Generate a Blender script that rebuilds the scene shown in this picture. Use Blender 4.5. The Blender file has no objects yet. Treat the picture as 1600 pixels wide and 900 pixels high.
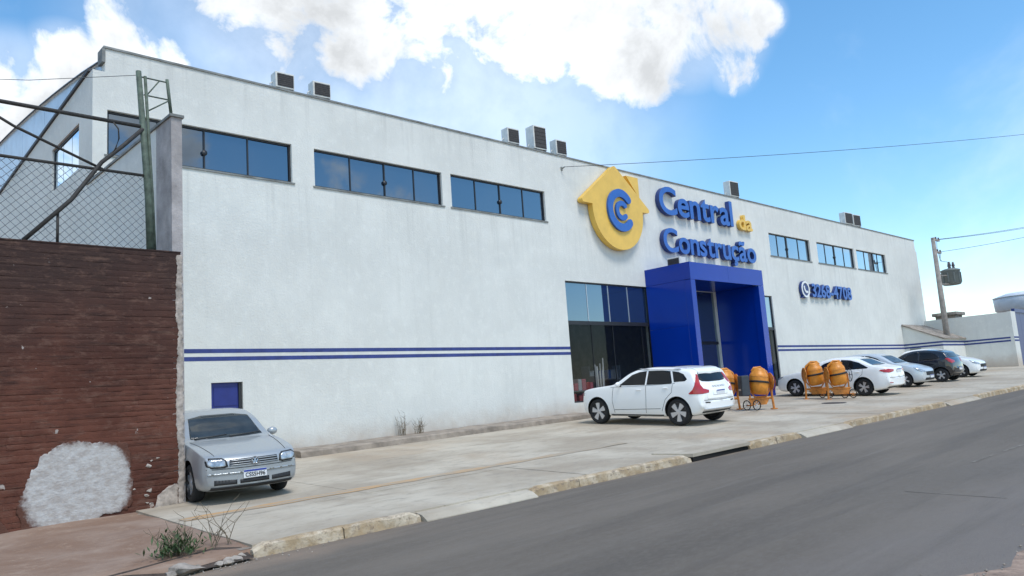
import bpy, bmesh, math, random
import numpy as np
from mathutils import Vector, Matrix
from mathutils.bvhtree import BVHTree
from mathutils.geometry import delaunay_2d_cdt

R = math.radians
random.seed(7)
scene = bpy.context.scene
C = scene.collection

# ------------------------------------------------------------------ camera
EYE = 1.65
YAW, PITCH, ROLL = R(43.907), R(8.0945), R(-3.9993)
cF = Vector((math.sin(YAW)*math.cos(PITCH), math.cos(YAW)*math.cos(PITCH), math.sin(PITCH)))
r0 = Vector((math.cos(YAW), -math.sin(YAW), 0)); u0 = r0.cross(cF)
cR = r0*math.cos(ROLL) + u0*math.sin(ROLL)
cU = u0*math.cos(ROLL) - r0*math.sin(ROLL)
cam_data = bpy.data.cameras.new('camera')
cam_data.sensor_width = 36.0
cam_data.lens = 1219.58/1600*36
cam_data.clip_start = 0.05
cam_data.clip_end = 3000
cam = bpy.data.objects.new('camera', cam_data); C.objects.link(cam)
m = Matrix(((cR.x, cU.x, -cF.x), (cR.y, cU.y, -cF.y), (cR.z, cU.z, -cF.z))).to_4x4()
m.translation = (0, 0, EYE)
cam.matrix_world = m
scene.camera = cam

def sky_dir(px, py):
    return (cF + cR*((px-800)/1219.58) - cU*((py-450)/1219.58)).normalized()

# ------------------------------------------------------------------ world, sun, exposure
CLOUD_HI, CLOUD_LO = 0.92, 0.44
SUN_DIR = Vector((-0.06, -0.47, 0.88)).normalized()      # towards the sun
w = bpy.data.worlds.new('World'); scene.world = w; w.use_nodes = True
nt = w.node_tree; N = nt.nodes; L = nt.links
for n in list(N): N.remove(n)
out = N.new('ShaderNodeOutputWorld')
sky = N.new('ShaderNodeTexSky'); sky.sky_type = 'NISHITA'; sky.sun_disc = False
sky.sun_elevation = math.asin(SUN_DIR.z)
sky.sun_rotation = math.atan2(SUN_DIR.x, SUN_DIR.y)
sky.air_density = 1.0; sky.dust_density = 0.15; sky.ozone_density = 1.6
bg = N.new('ShaderNodeBackground'); bg.inputs[1].default_value = 0.13
hs = N.new('ShaderNodeHueSaturation'); hs.inputs['Saturation'].default_value = 1.22; hs.inputs['Hue'].default_value = 0.492
L.new(sky.outputs[0], hs.inputs['Color']); L.new(hs.outputs[0], bg.inputs[0])
tc = N.new('ShaderNodeTexCoord')
def mth(op, a, b=None, clamp=False):
    n = N.new('ShaderNodeMath'); n.operation = op; n.use_clamp = clamp
    for i, v in enumerate((a, b)):
        if v is None: continue
        if isinstance(v, (int, float)): n.inputs[i].default_value = v
        else: L.new(v, n.inputs[i])
    return n.outputs[0]
def smooth(v, a, b, lo=0, hi=1):
    n = N.new('ShaderNodeMapRange'); n.interpolation_type = 'SMOOTHSTEP'
    L.new(v, n.inputs[0])
    for i, q in enumerate((a, b, lo, hi)): n.inputs[i+1].default_value = q
    return n.outputs[0]
def noise_w(vec, scale, detail=8, rough=0.55, dist=0.0):
    n = N.new('ShaderNodeTexNoise'); n.inputs['Scale'].default_value = scale
    n.inputs['Detail'].default_value = detail; n.inputs['Roughness'].default_value = rough
    n.inputs['Distortion'].default_value = dist
    L.new(vec, n.inputs['Vector']); return n.outputs[0]
dirv = tc.outputs['Generated']
blobs = [(320,-35,2.6,.46),(395,-5,3.6,.50),(470,35,4.2,.54),(545,70,3.4,.52),(640,20,4.6,.52),(740,30,4.2,.50),(850,40,4.6,.54),(940,85,4.0,.54),(1000,125,2.8,.46),
         (1060,75,3.6,.52),(1130,85,2.6,.46),(1120,35,2.6,.46),(700,-160,11,.55),(950,-20,3.5,.40),(1192,55,1.3,.46),(20,165,3.8,.55),(120,170,4,.5),(110,110,2.6,.50),(195,95,2.6,.50),(250,100,1.8,.42),(-110,210,6,.5),(190,8,1.8,.36),(1145,130,1.6,.40)]
acc = None
for px, py, rad, amp in blobs:
    d = sky_dir(px, py - (26 if px > 280 else 0))
    vm = N.new('ShaderNodeVectorMath'); vm.operation = 'DOT_PRODUCT'
    L.new(dirv, vm.inputs[0]); vm.inputs[1].default_value = d
    s = smooth(vm.outputs['Value'], math.cos(R(rad*1.55)), math.cos(R(rad*0.25)), 0, amp)
    acc = s if acc is None else mth('MAXIMUM', acc, s)
n1 = noise_w(dirv, 11.0, 12, 0.60, 0.35)
n2 = noise_w(dirv, 2.6, 5, 0.5)
sepd = N.new('ShaderNodeSeparateXYZ'); L.new(dirv, sepd.inputs[0])
far = smooth(n2, 0.47, 0.66, 0, 0.46)                 # other clouds of the same broken cover elsewhere in the sky
vfront = N.new('ShaderNodeVectorMath'); vfront.operation = 'DOT_PRODUCT'; L.new(dirv, vfront.inputs[0]); vfront.inputs[1].default_value = sky_dir(1150, 330)
far = mth('MULTIPLY', far, smooth(vfront.outputs['Value'], math.cos(R(62)), math.cos(R(38)), 1, 0))   # the clear patch of sky over the shop
acc = mth('MAXIMUM', acc, far)
dens = mth('ADD', mth('ADD', mth('MULTIPLY', n1, 1.5), -0.20), acc)
mask = mth('MULTIPLY', smooth(dens, 0.72, 1.02), smooth(acc, 0.03, 0.16))
thin = smooth(noise_w(dirv, 3.4, 6, 0.6, 0.4), 0.50, 0.80, 0, 0.22)
mask = mth('MAXIMUM', mth('MAXIMUM', mask, thin), smooth(acc, 0.02, 0.5, 0, 0.30))
veil = N.new('ShaderNodeVectorMath'); veil.operation = 'DOT_PRODUCT'; L.new(dirv, veil.inputs[0]); veil.inputs[1].default_value = sky_dir(620, 170)
mask = mth('MAXIMUM', mask, mth('MULTIPLY', smooth(veil.outputs['Value'], math.cos(R(24)), math.cos(R(3)), 0, 0.42), smooth(noise_w(dirv, 5.0, 6, 0.55), 0.25, 0.6, 0.6, 1.0)))
body = mth('ADD', mth('ADD', mth('MULTIPLY', noise_w(dirv, 4.2, 8, 0.55), 0.75), mth('MULTIPLY', noise_w(dirv, 16.0, 6, 0.6), 0.30)), mth('MULTIPLY', dens, 0.42))
shn = N.new('ShaderNodeMapRange'); L.new(body, shn.inputs[0])
for q_, v_ in enumerate((0.70, 1.10, CLOUD_HI, CLOUD_LO)): shn.inputs[q_+1].default_value = v_
sh = shn.outputs[0]
cl = N.new('ShaderNodeBackground'); L.new(sh, cl.inputs[1]); cl.inputs[0].default_value = (0.93, 0.965, 1.0, 1)
mx = N.new('ShaderNodeMixShader'); L.new(mask, mx.inputs[0]); L.new(bg.outputs[0], mx.inputs[1]); L.new(cl.outputs[0], mx.inputs[2])
L.new(mx.outputs[0], out.inputs[0])

sun_data = bpy.data.lights.new('sun', 'SUN'); sun_data.energy = 1.5; sun_data.angle = R(18); sun_data.color = (1.0, 0.96, 0.90)
sun = bpy.data.objects.new('sun', sun_data); C.objects.link(sun)
sun.rotation_euler = (-SUN_DIR).to_track_quat('-Z', 'Y').to_euler(); sun.location = (0, -10, 30)
vs = scene.view_settings
vs.view_transform = 'Standard'; vs.look = 'None'; vs.gamma = 1.0; vs.use_curve_mapping = False
vs.exposure = 0.82

# ------------------------------------------------------------------ materials
def mat(name, color, rough=0.6, metal=0.0, var=0.0, scale=3.0, bump=0.0, bscale=40.0, spec=0.5, ior=None, coat=0.0, stretch=(1,1,1), color2=None, obj=False):
    m = bpy.data.materials.new(name); m.use_nodes = True
    t = m.node_tree; b = t.nodes['Principled BSDF']
    b.inputs['Base Color'].default_value = (*color, 1)
    b.inputs['Roughness'].default_value = rough; b.inputs['Metallic'].default_value = metal
    b.inputs['Specular IOR Level'].default_value = spec
    if ior: b.inputs['IOR'].default_value = ior
    if coat: b.inputs['Coat Weight'].default_value = coat; b.inputs['Coat Roughness'].default_value = 0.03
    if var or bump or color2:
        if obj: src = t.nodes.new('ShaderNodeTexCoord').outputs['Object']
        else: src = t.nodes.new('ShaderNodeNewGeometry').outputs['Position']
        mp = t.nodes.new('ShaderNodeMapping'); mp.inputs['Scale'].default_value = stretch
        t.links.new(src, mp.inputs['Vector'])
    if var or color2:
        nz = t.nodes.new('ShaderNodeTexNoise'); nz.inputs['Scale'].default_value = scale; nz.inputs['Detail'].default_value = 6
        nz.inputs['Roughness'].default_value = 0.6
        t.links.new(mp.outputs[0], nz.inputs['Vector'])
        rp = t.nodes.new('ShaderNodeValToRGB')
        c2 = color2 or tuple(max(0, c*(1-var)) for c in color)
        c1 = color if color2 else tuple(min(1, c*(1+var*0.6)) for c in color)
        rp.color_ramp.elements[0].position = 0.32; rp.color_ramp.elements[1].position = 0.68
        rp.color_ramp.elements[0].color = (*c2, 1); rp.color_ramp.elements[1].color = (*c1, 1)
        t.links.new(nz.outputs[0], rp.inputs[0]); t.links.new(rp.outputs[0], b.inputs['Base Color'])
    if bump:
        nb = t.nodes.new('ShaderNodeTexNoise'); nb.inputs['Scale'].default_value = bscale; nb.inputs['Detail'].default_value = 5
        t.links.new(mp.outputs[0], nb.inputs['Vector'])
        bp = t.nodes.new('ShaderNodeBump'); bp.inputs['Strength'].default_value = bump; bp.inputs['Distance'].default_value = 0.02
        t.links.new(nb.outputs[0], bp.inputs['Height']); t.links.new(bp.outputs[0], b.inputs['Normal'])
    return m

class G:                                    # small node-graph helper for the hand-made surfaces
    def __init__(s, name, rough=0.8, spec=0.3):
        s.m = bpy.data.materials.new(name); s.m.use_nodes = True; s.t = s.m.node_tree
        s.b = s.t.nodes['Principled BSDF']; s.b.inputs['Roughness'].default_value = rough
        s.b.inputs['Specular IOR Level'].default_value = spec
        s.pos = s.t.nodes.new('ShaderNodeNewGeometry').outputs['Position']
        sp = s.t.nodes.new('ShaderNodeSeparateXYZ'); s.link(s.pos, sp.inputs[0]); s.x, s.y, s.z = sp.outputs
    def link(s, a, b): s.t.links.new(a, b)
    def noise(s, scale, stretch=(1,1,1), detail=6, rough=0.6, dist=0.0, loc=(0,0,0)):
        mp = s.t.nodes.new('ShaderNodeMapping'); mp.inputs['Scale'].default_value = stretch; mp.inputs['Location'].default_value = loc
        s.link(s.pos, mp.inputs['Vector'])
        n = s.t.nodes.new('ShaderNodeTexNoise'); n.inputs['Scale'].default_value = scale; n.inputs['Detail'].default_value = detail
        n.inputs['Roughness'].default_value = rough; n.inputs['Distortion'].default_value = dist
        s.link(mp.outputs[0], n.inputs['Vector']); return n.outputs[0]
    def rng(s, v, a, b, lo=0.0, hi=1.0):
        n = s.t.nodes.new('ShaderNodeMapRange'); n.interpolation_type = 'SMOOTHSTEP'; s.link(v, n.inputs[0])
        for i, q in enumerate((a, b, lo, hi)): n.inputs[i+1].default_value = q
        return n.outputs[0]
    def math(s, op, a, b):
        n = s.t.nodes.new('ShaderNodeMath'); n.operation = op
        for i, v in enumerate((a, b)):
            if isinstance(v, (int, float)): n.inputs[i].default_value = v
            else: s.link(v, n.inputs[i])
        return n.outputs[0]
    def mix(s, f, a, b):
        n = s.t.nodes.new('ShaderNodeMix'); n.data_type = 'RGBA'
        if isinstance(f, (int, float)): n.inputs[0].default_value = f
        else: s.link(f, n.inputs[0])
        for i, v in ((6, a), (7, b)):
            if isinstance(v, tuple): n.inputs[i].default_value = (*v, 1)
            else: s.link(v, n.inputs[i])
        return n.outputs[2]
    def done(s, col, bump=None, strength=0.3, dist=0.02):
        s.link(col, s.b.inputs['Base Color'])
        if bump is not None:
            bp = s.t.nodes.new('ShaderNodeBump'); bp.inputs['Strength'].default_value = strength; bp.inputs['Distance'].default_value = dist
            s.link(bump, bp.inputs['Height']); s.link(bp.outputs[0], s.b.inputs['Normal'])
        return s.m

M = {}
# white rendered wall
def plaster(name, base, dirt):
    g = G(name, 0.85, 0.2)
    c = g.mix(g.rng(g.noise(0.55), 0.35, 0.7), tuple(v*0.90 for v in base), base)
    c = g.mix(g.rng(g.noise(2.2, (1.6,1.6,0.10)), 0.52, 0.80, 0, 0.36), c, tuple(v*0.72 for v in base))
    c = g.mix(g.rng(g.noise(4.0, (1,1,0.8), detail=9, rough=0.7), 0.48, 0.72, 0, 0.5), c, tuple(min(1, v*1.10) for v in base))
    c = g.mix(g.rng(g.noise(11.0, detail=9, rough=0.75, loc=(4,0,2)), 0.52, 0.72, 0, 0.30), c, tuple(v*0.80 for v in base))
    st = g.rng(g.noise(3.2, (1.6,1.6,0.045), detail=8, rough=0.7, loc=(2,0,0)), 0.50, 0.66)
    under = g.math('MULTIPLY', g.rng(g.z, 7.80, 7.72), g.rng(g.z, 5.2, 7.6))          # drips under the sills
    undert = g.math('MULTIPLY', g.rng(g.z, 10.5, 10.3), g.rng(g.z, 8.9, 10.3))        # and from the coping
    c = g.mix(g.math('MULTIPLY', g.math('MULTIPLY', st, g.math('MAXIMUM', under, undert)), 0.24), c, tuple(v*0.55 for v in base))
    low = g.math('SUBTRACT', g.z, g.math('MULTIPLY', g.x, 0.0233))
    low = g.math('ADD', low, g.math('MULTIPLY', g.noise(1.3), -0.9))
    c = g.mix(g.rng(low, -0.15, 0.75, dirt, 0), c, (0.42, 0.31, 0.22))
    return g.done(c, g.noise(18, detail=9, rough=0.7), 0.6, 0.02)
M['plaster'] = plaster('white_render', (0.725, 0.725, 0.675), 0.6)
M['plaster_grey'] = mat('raw_grey_render', (0.40, 0.37, 0.36), 0.9, var=0.35, scale=2.5, bump=0.4, bscale=30)
M['coping'] = mat('weathered_coping', (0.22, 0.23, 0.22), 0.8, var=0.4, scale=3)
M['stripe'] = mat('navy_stripe_paint', (0.035, 0.055, 0.21), 0.7, var=0.25, scale=5, bump=0.3, bscale=26)
M['metal_sheet'] = mat('pale_blue_metal_sheet', (0.60, 0.71, 0.80), 0.35, metal=0.2, var=0.15, scale=1.5)
M['black_metal'] = mat('black_aluminium', (0.022, 0.024, 0.028), 0.45, var=0.2)
M['dark_trim'] = mat('dark_eave_trim', (0.05, 0.05, 0.055), 0.6)
def film_glass():                       # solar-film double glazing: dark inside, reflection rising with the angle
    m = bpy.data.materials.new('reflective_window_glass'); m.use_nodes = True; t = m.node_tree
    b = t.nodes['Principled BSDF']; o = t.nodes['Material Output']
    b.inputs['Base Color'].default_value = (0.012, 0.026, 0.05, 1); b.inputs['Roughness'].default_value = 0.1; b.inputs['Specular IOR Level'].default_value = 0.0
    gl = t.nodes.new('ShaderNodeBsdfGlossy'); gl.inputs['Roughness'].default_value = 0.015; gl.inputs['Color'].default_value = (0.74, 0.88, 1.0, 1)
    fr = t.nodes.new('ShaderNodeFresnel'); fr.inputs['IOR'].default_value = 1.5
    mu = t.nodes.new('ShaderNodeMath'); mu.operation = 'MULTIPLY'; mu.use_clamp = True; mu.inputs[1].default_value = 4.6
    mx = t.nodes.new('ShaderNodeMixShader'); t.links.new(fr.outputs[0], mu.inputs[0]); t.links.new(mu.outputs[0], mx.inputs[0])
    t.links.new(b.outputs[0], mx.inputs[1]); t.links.new(gl.outputs[0], mx.inputs[2]); t.links.new(mx.outputs[0], o.inputs[0])
    return m
M['pane'] = film_glass()
M['blue_panel'] = mat('royal_blue_panel', (0.001, 0.034, 0.33), 0.15, spec=0.35, var=0.06, scale=1.2)
M['blue_door'] = mat('blue_painted_door', (0.018, 0.030, 0.20), 0.45, var=0.15)
M['sign_blue'] = mat('sign_blue', (0.025, 0.125, 0.45), 0.35, var=0.12, scale=4)
M['sign_navy'] = mat('sign_navy', (0.016, 0.04, 0.17), 0.4)
M['sign_yellow'] = mat('sign_yellow', (0.80, 0.50, 0.09), 0.45, var=0.10, scale=2)
M['white_paint'] = mat('white_enamel', (0.78, 0.79, 0.78), 0.4, var=0.06)
M['ac_white'] = mat('aged_white_casing', (0.66, 0.65, 0.60), 0.5, var=0.15, scale=6)
M['ac_coil'] = mat('dark_coil', (0.055, 0.05, 0.048), 0.7, var=0.4, scale=20)
M['interior'] = mat('dim_shop_interior', (0.24, 0.245, 0.25), 0.8, var=0.2)
M['shop_floor'] = mat('shop_floor_tile', (0.30, 0.29, 0.27), 0.3)

# glass of the shop front: see-through, tinted
def shop_glass():
    m = bpy.data.materials.new('tinted_shop_glass'); m.use_nodes = True; t = m.node_tree
    b = t.nodes['Principled BSDF']; o = t.nodes['Material Output']
    b.inputs['Base Color'].default_value = (0.01, 0.015, 0.02, 1); b.inputs['Roughness'].default_value = 0.02
    b.inputs['IOR'].default_value = 1.5
    tr = t.nodes.new('ShaderNodeBsdfTransparent'); tr.inputs[0].default_value = (0.90, 0.92, 0.93, 1)
    mx = t.nodes.new('ShaderNodeMixShader'); mx.inputs[0].default_value = 0.22
    t.links.new(tr.outputs[0], mx.inputs[1]); t.links.new(b.outputs[0], mx.inputs[2]); t.links.new(mx.outputs[0], o.inputs[0])
    return m
M['shop_glass'] = shop_glass()

# ground surfaces
g = G('concrete_slab', 0.85, 0.25)
c = g.mix(g.rng(g.noise(0.45, dist=0.4), 0.35, 0.68), (0.36, 0.305, 0.235), (0.51, 0.455, 0.365))
c = g.mix(g.rng(g.noise(1.6, (0.35,1.3,1)), 0.52, 0.75, 0, 0.5), c, (0.28, 0.23, 0.17))
c = g.mix(g.rng(g.noise(0.22, loc=(5,2,0)), 0.50, 0.72, 0, 0.55), c, (0.42, 0.30, 0.195))
c = g.mix(g.rng(g.noise(5.0, (0.5,1.2,1), detail=9, rough=0.75), 0.50, 0.68, 0, 0.55), c, (0.255, 0.225, 0.185))
c = g.mix(g.rng(g.noise(9.0, detail=9, rough=0.75), 0.56, 0.72, 0, 0.45), c, (0.56, 0.51, 0.43))
M['concrete'] = g.done(c, g.noise(45, detail=6), 0.35, 0.01)
g = G('asphalt', 0.82, 0.35)
c = g.mix(g.rng(g.noise(0.5, (0.25,1.6,1)), 0.35, 0.7), (0.135, 0.112, 0.088), (0.185, 0.155, 0.123))
c = g.mix(g.rng(g.noise(2.4, (0.15,2.0,1), dist=0.3), 0.54, 0.72, 0, 0.5), c, (0.215, 0.188, 0.158))
c = g.mix(g.rng(g.noise(30, detail=3), 0.62, 0.74, 0, 0.4), c, (0.22, 0.205, 0.185))
edge = g.math('ADD', g.y, g.math('MULTIPLY', g.noise(1.4), 1.4))
c = g.mix(g.rng(edge, 4.9, 2.6, 0, 0.75), c, (0.19, 0.165, 0.15))
nearw = g.math('MULTIPLY', g.rng(g.x, 7.5, 3.2), g.rng(edge, 8.8, 9.7))
c = g.mix(g.math('MULTIPLY', nearw, 0.8), c, (0.34, 0.25, 0.18))
c = g.mix(g.rng(g.noise(0.18, (0.5,1.2,1), loc=(7,3,0)), 0.48, 0.66, 0, 0.35), c, (0.085, 0.074, 0.063))
c = g.mix(g.rng(g.noise(70, detail=3, rough=0.8), 0.50, 0.72, 0, 0.45), c, (0.055, 0.050, 0.044))
yk = g.math('ADD', g.y, g.math('MULTIPLY', g.x, 0.022))
c = g.mix(g.rng(g.math('ADD', yk, g.math('MULTIPLY', g.noise(2.5, (0.5,1,1)), 0.7)), 9.45, 9.72, 0, 0.55), c, (0.30, 0.235, 0.17))
c = g.mix(g.rng(g.noise(14, (0.6,1,1), detail=10, rough=0.85), 0.44, 0.62, 0, 0.40), c, (0.19, 0.168, 0.142))
c = g.mix(g.rng(g.noise(1.1, (0.12,1.5,1), loc=(1,4,0)), 0.50, 0.66, 0, 0.4), c, (0.095, 0.082, 0.069))
M['asphalt'] = g.done(c, g.noise(80, detail=6, rough=0.75), 0.8, 0.012)
g = G('earthy_sidewalk', 0.9, 0.2)
c = g.mix(g.rng(g.noise(0.9, dist=0.5), 0.35, 0.7), (0.235, 0.15, 0.105), (0.33, 0.245, 0.19))
c = g.mix(g.rng(g.noise(2.5, (0.3,1.5,1)), 0.50, 0.75, 0, 0.5), c, (0.20, 0.14, 0.11))
c = g.mix(g.rng(g.noise(6, detail=9, rough=0.75), 0.50, 0.70, 0, 0.5), c, (0.40, 0.30, 0.225))
c = g.mix(g.rng(g.noise(20, detail=6, rough=0.8), 0.56, 0.74, 0, 0.4), c, (0.15, 0.10, 0.075))
M['sidewalk'] = g.done(c, g.noise(35), 0.5, 0.015)
M['earth'] = mat('red_earth', (0.34, 0.24, 0.18), 0.95, var=0.5, scale=5.0, bump=0.9, bscale=24)
g = G('worn_kerb_paint', 0.9, 0.2)
c = g.mix(g.rng(g.noise(3.5), 0.40, 0.66), (0.38, 0.28, 0.17), (0.56, 0.47, 0.35))
c = g.mix(g.rng(g.noise(7.0, (1,1,2)), 0.55, 0.70, 0, 0.85), c, (0.22, 0.17, 0.13))
c = g.mix(g.rng(g.noise(12, detail=9, rough=0.8), 0.52, 0.64, 0, 0.7), c, (0.17, 0.13, 0.10))
M['kerb'] = g.done(c, g.noise(30), 0.6, 0.02)
M['ledge'] = mat('dusty_concrete_ledge', (0.30, 0.25, 0.20), 0.9, var=0.4, scale=2.5, bump=0.5, bscale=25)
g = G('faded_orange_line', 0.85, 0.2)
lm = g.math('MULTIPLY', g.rng(g.noise(3.0, (0.5,2.5,1)), 0.36, 0.62), g.rng(g.x, 14.5, 6.5, 0.15, 1))
c = g.mix(lm, (0.36, 0.315, 0.25), (0.52, 0.32, 0.155))
M['line'] = g.done(c, g.noise(45), 0.3, 0.01)
g = G('worn_pale_marking', 0.85, 0.2)
M['mark'] = g.done(g.mix(g.rng(g.noise(9.0), 0.40, 0.62), (0.15, 0.13, 0.11), (0.26, 0.235, 0.20)), g.noise(60), 0.3, 0.01)
M['iron'] = mat('cast_iron', (0.07, 0.06, 0.055), 0.7, var=0.3, scale=12)
M['hole'] = mat('drain_shade', (0.008, 0.007, 0.006), 1.0)
M['rubble'] = mat('broken_concrete', (0.36, 0.31, 0.26), 0.95, var=0.5, scale=6, bump=0.8, bscale=18)

# brick wall paint: red-brown, sooty towards the top
g = G('flaking_brown_paint', 0.85, 0.2)
c = g.mix(g.rng(g.noise(0.9), 0.35, 0.68), (0.085, 0.031, 0.021), (0.145, 0.055, 0.036))
soot = g.math('ADD', g.z, g.math('MULTIPLY', g.noise(0.8, (1,1,0.35)), 2.4))
c = g.mix(g.rng(soot, 2.8, 5.6, 0, 0.80), c, (0.038, 0.028, 0.026))
c = g.mix(g.rng(g.noise(3.0, (0.6,1,9), detail=9, rough=0.7), 0.52, 0.70, 0, 0.45), c, (0.16, 0.095, 0.068))
c = g.mix(g.rng(g.noise(2.0, (0.7,1,5), detail=9, rough=0.7, loc=(9,0,3)), 0.50, 0.66, 0, 0.6), c, (0.036, 0.022, 0.019))
c = g.mix(g.rng(g.noise(5.5, loc=(3,1,7)), 0.695, 0.72), c, (0.40, 0.34, 0.30))
c = g.mix(g.rng(g.noise(5.0, (1,1,2.4), detail=8, rough=0.7, loc=(1,5,2)), 0.50, 0.68, 0, 0.38), c, (0.20, 0.115, 0.085))
M['brick'] = g.done(c, g.noise(40, (1,1,2)), 0.6, 0.012)
M['mortar'] = mat('brown_mortar', (0.035, 0.020, 0.016), 0.95, var=0.3, scale=8)
g = G('white_lime_patch', 0.95, 0.1)
c = g.mix(g.rng(g.noise(6, (1,1,1.7), detail=9, rough=0.7), 0.34, 0.66), (0.39, 0.35, 0.32), (0.53, 0.515, 0.495))
ex_ = g.math('POWER', g.math('ABSOLUTE', g.math('DIVIDE', g.math('SUBTRACT', g.x, 3.53), 0.74), 0.0), 2.6)
ez_ = g.math('POWER', g.math('ABSOLUTE', g.math('DIVIDE', g.math('SUBTRACT', g.z, 0.80), 0.66), 0.0), 2.6)
rad_ = g.math('ADD', g.math('ADD', ex_, ez_), g.math('MULTIPLY', g.noise(9, detail=9, rough=0.75), 1.1))
c = g.mix(g.rng(rad_, 1.25, 1.75), c, (0.115, 0.055, 0.040))
M['patch'] = g.done(c, g.noise(22, (1,1,1.6), detail=8), 0.5, 0.02)
M['edge_plaster'] = mat('crumbling_edge_mortar', (0.42, 0.36, 0.31), 0.95, var=0.5, scale=9, bump=0.4, bscale=40)
M['green_post'] = mat('mossy_green_post', (0.085, 0.115, 0.085), 0.7, var=0.5, scale=9, bump=0.4, bscale=40)
M['rust_pipe'] = mat('dark_rusty_pipe', (0.04, 0.036, 0.032), 0.7, var=0.5, scale=14)
M['wire'] = mat('weathered_wire', (0.10, 0.11, 0.12), 0.6, metal=0.2)
# cars, mixers, pole
M['silver'] = mat('silver_car_paint', (0.36, 0.385, 0.40), 0.34, metal=0.30, coat=0.6)
M['pale_silver'] = mat('pale_silver_car_paint', (0.58, 0.62, 0.64), 0.34, metal=0.25, coat=0.6)
M['white_car'] = mat('white_car_paint', (0.90, 0.90, 0.88), 0.30, coat=0.7)
M['black_car'] = mat('black_car_paint', (0.010, 0.011, 0.015), 0.25, coat=0.9)
M['car_glass'] = mat('dark_car_glass', (0.008, 0.009, 0.011), 0.03, spec=0.5, ior=1.42)
M['screen_glass'] = mat('windscreen_glass', (0.035, 0.042, 0.045), 0.04, spec=0.5, ior=1.5, var=0.5, scale=2.2)
M['plastic'] = mat('black_plastic', (0.014, 0.014, 0.015), 0.6)
M['tyre'] = mat('tyre_rubber', (0.016, 0.016, 0.017), 0.85, var=0.3, scale=12)
M['alloy'] = mat('alloy_silver', (0.62, 0.62, 0.63), 0.3, metal=0.6)
M['rim_dark'] = mat('dark_rim', (0.02, 0.02, 0.022), 0.45)
M['lamp'] = mat('clear_lamp_lens', (0.42, 0.45, 0.47), 0.08, metal=0.4, var=0.5, scale=14, obj=True)
M['tail'] = mat('red_lamp_lens', (0.42, 0.012, 0.016), 0.12, coat=0.6)
M['chrome'] = mat('chrome', (0.75, 0.76, 0.78), 0.12, metal=1.0)
M['plate_white'] = mat('plate_white', (0.72, 0.73, 0.74), 0.4)
M['plate_blue'] = mat('plate_blue', (0.03, 0.06, 0.30), 0.4)
M['orange'] = mat('orange_mixer_paint', (0.68, 0.245, 0.022), 0.45, var=0.25, scale=7)
M['orange_frame'] = mat('orange_frame_paint', (0.56, 0.20, 0.03), 0.5, var=0.35, scale=9)
M['red_ring'] = mat('dark_red_paint', (0.22, 0.035, 0.035), 0.5)
M['motor'] = mat('charcoal_motor_cover', (0.045, 0.052, 0.062), 0.6, var=0.2, scale=6)
M['pole'] = mat('weathered_concrete_pole', (0.30, 0.27, 0.24), 0.9, var=0.3, scale=4, bump=0.4, bscale=25)
M['transformer'] = mat('grey_green_transformer', (0.17, 0.19, 0.18), 0.55, var=0.2)
M['porcelain'] = mat('dark_porcelain', (0.09, 0.07, 0.075), 0.3)
M['tile'] = mat('old_clay_tile', (0.30, 0.26, 0.22), 0.9, var=0.5, scale=3, bump=0.4, bscale=20)
M['tank'] = mat('white_water_tank', (0.62, 0.66, 0.70), 0.5, var=0.1)
M['leaf'] = mat('weed_leaf', (0.055, 0.095, 0.03), 0.7, var=0.4, scale=20)
M['dry'] = mat('dry_stem', (0.19, 0.15, 0.10), 0.9, var=0.3, scale=20)
M['pink_goods'] = mat('pink_packaging', (0.70, 0.20, 0.24), 0.5)
M['red_goods'] = mat('red_packaging', (0.55, 0.09, 0.09), 0.5)
M['white_goods'] = mat('white_packaging', (0.65, 0.65, 0.65), 0.5)
M['blue_goods'] = mat('blue_packaging', (0.06, 0.13, 0.34), 0.5)
M['grey_goods'] = mat('grey_packaging', (0.28, 0.29, 0.31), 0.5)

# ------------------------------------------------------------------ object helpers
def link(name, me, material=None, parent=None):
    o = bpy.data.objects.new(name, me); C.objects.link(o)
    if material is not None: me.materials.append(material)
    if parent is not None: o.parent = parent
    return o
def bmobj(name, bm, material=None, parent=None, smooth_=False):
    bmesh.ops.recalc_face_normals(bm, faces=bm.faces[:])
    me = bpy.data.meshes.new(name); bm.to_mesh(me); bm.free()
    if smooth_: me.polygons.foreach_set('use_smooth', [True]*len(me.polygons))
    return link(name, me, material, parent)
def empty(name, loc=(0,0,0), rot=None):
    o = bpy.data.objects.new(name, None); C.objects.link(o); o.location = loc
    if rot is not None: o.rotation_euler = rot
    o.empty_display_size = 0.2
    return o
def tag(o, label, cat, group=None):
    o['label'] = label; o['category'] = cat
    if group: o['group'] = group
    return o
def struct(o): o['kind'] = 'structure'; return o
def box(bm, x0, x1, y0, y1, z0, z1):
    v = [bm.verts.new(p) for p in ((x0,y0,z0),(x1,y0,z0),(x1,y1,z0),(x0,y1,z0),(x0,y0,z1),(x1,y0,z1),(x1,y1,z1),(x0,y1,z1))]
    for f in ((0,3,2,1),(4,5,6,7),(0,1,5,4),(1,2,6,5),(2,3,7,6),(3,0,4,7)): bm.faces.new([v[i] for i in f])
    return v
def bevel(bm, w_, seg=1):
    bmesh.ops.bevel(bm, geom=bm.edges[:], offset=w_, segments=seg, affect='EDGES', profile=0.5)
def boxobj(name, b, material, parent=None, bev=0.0):
    bm = bmesh.new(); box(bm, *b)
    if bev: bevel(bm, bev)
    return bmobj(name, bm, material, parent)
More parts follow.
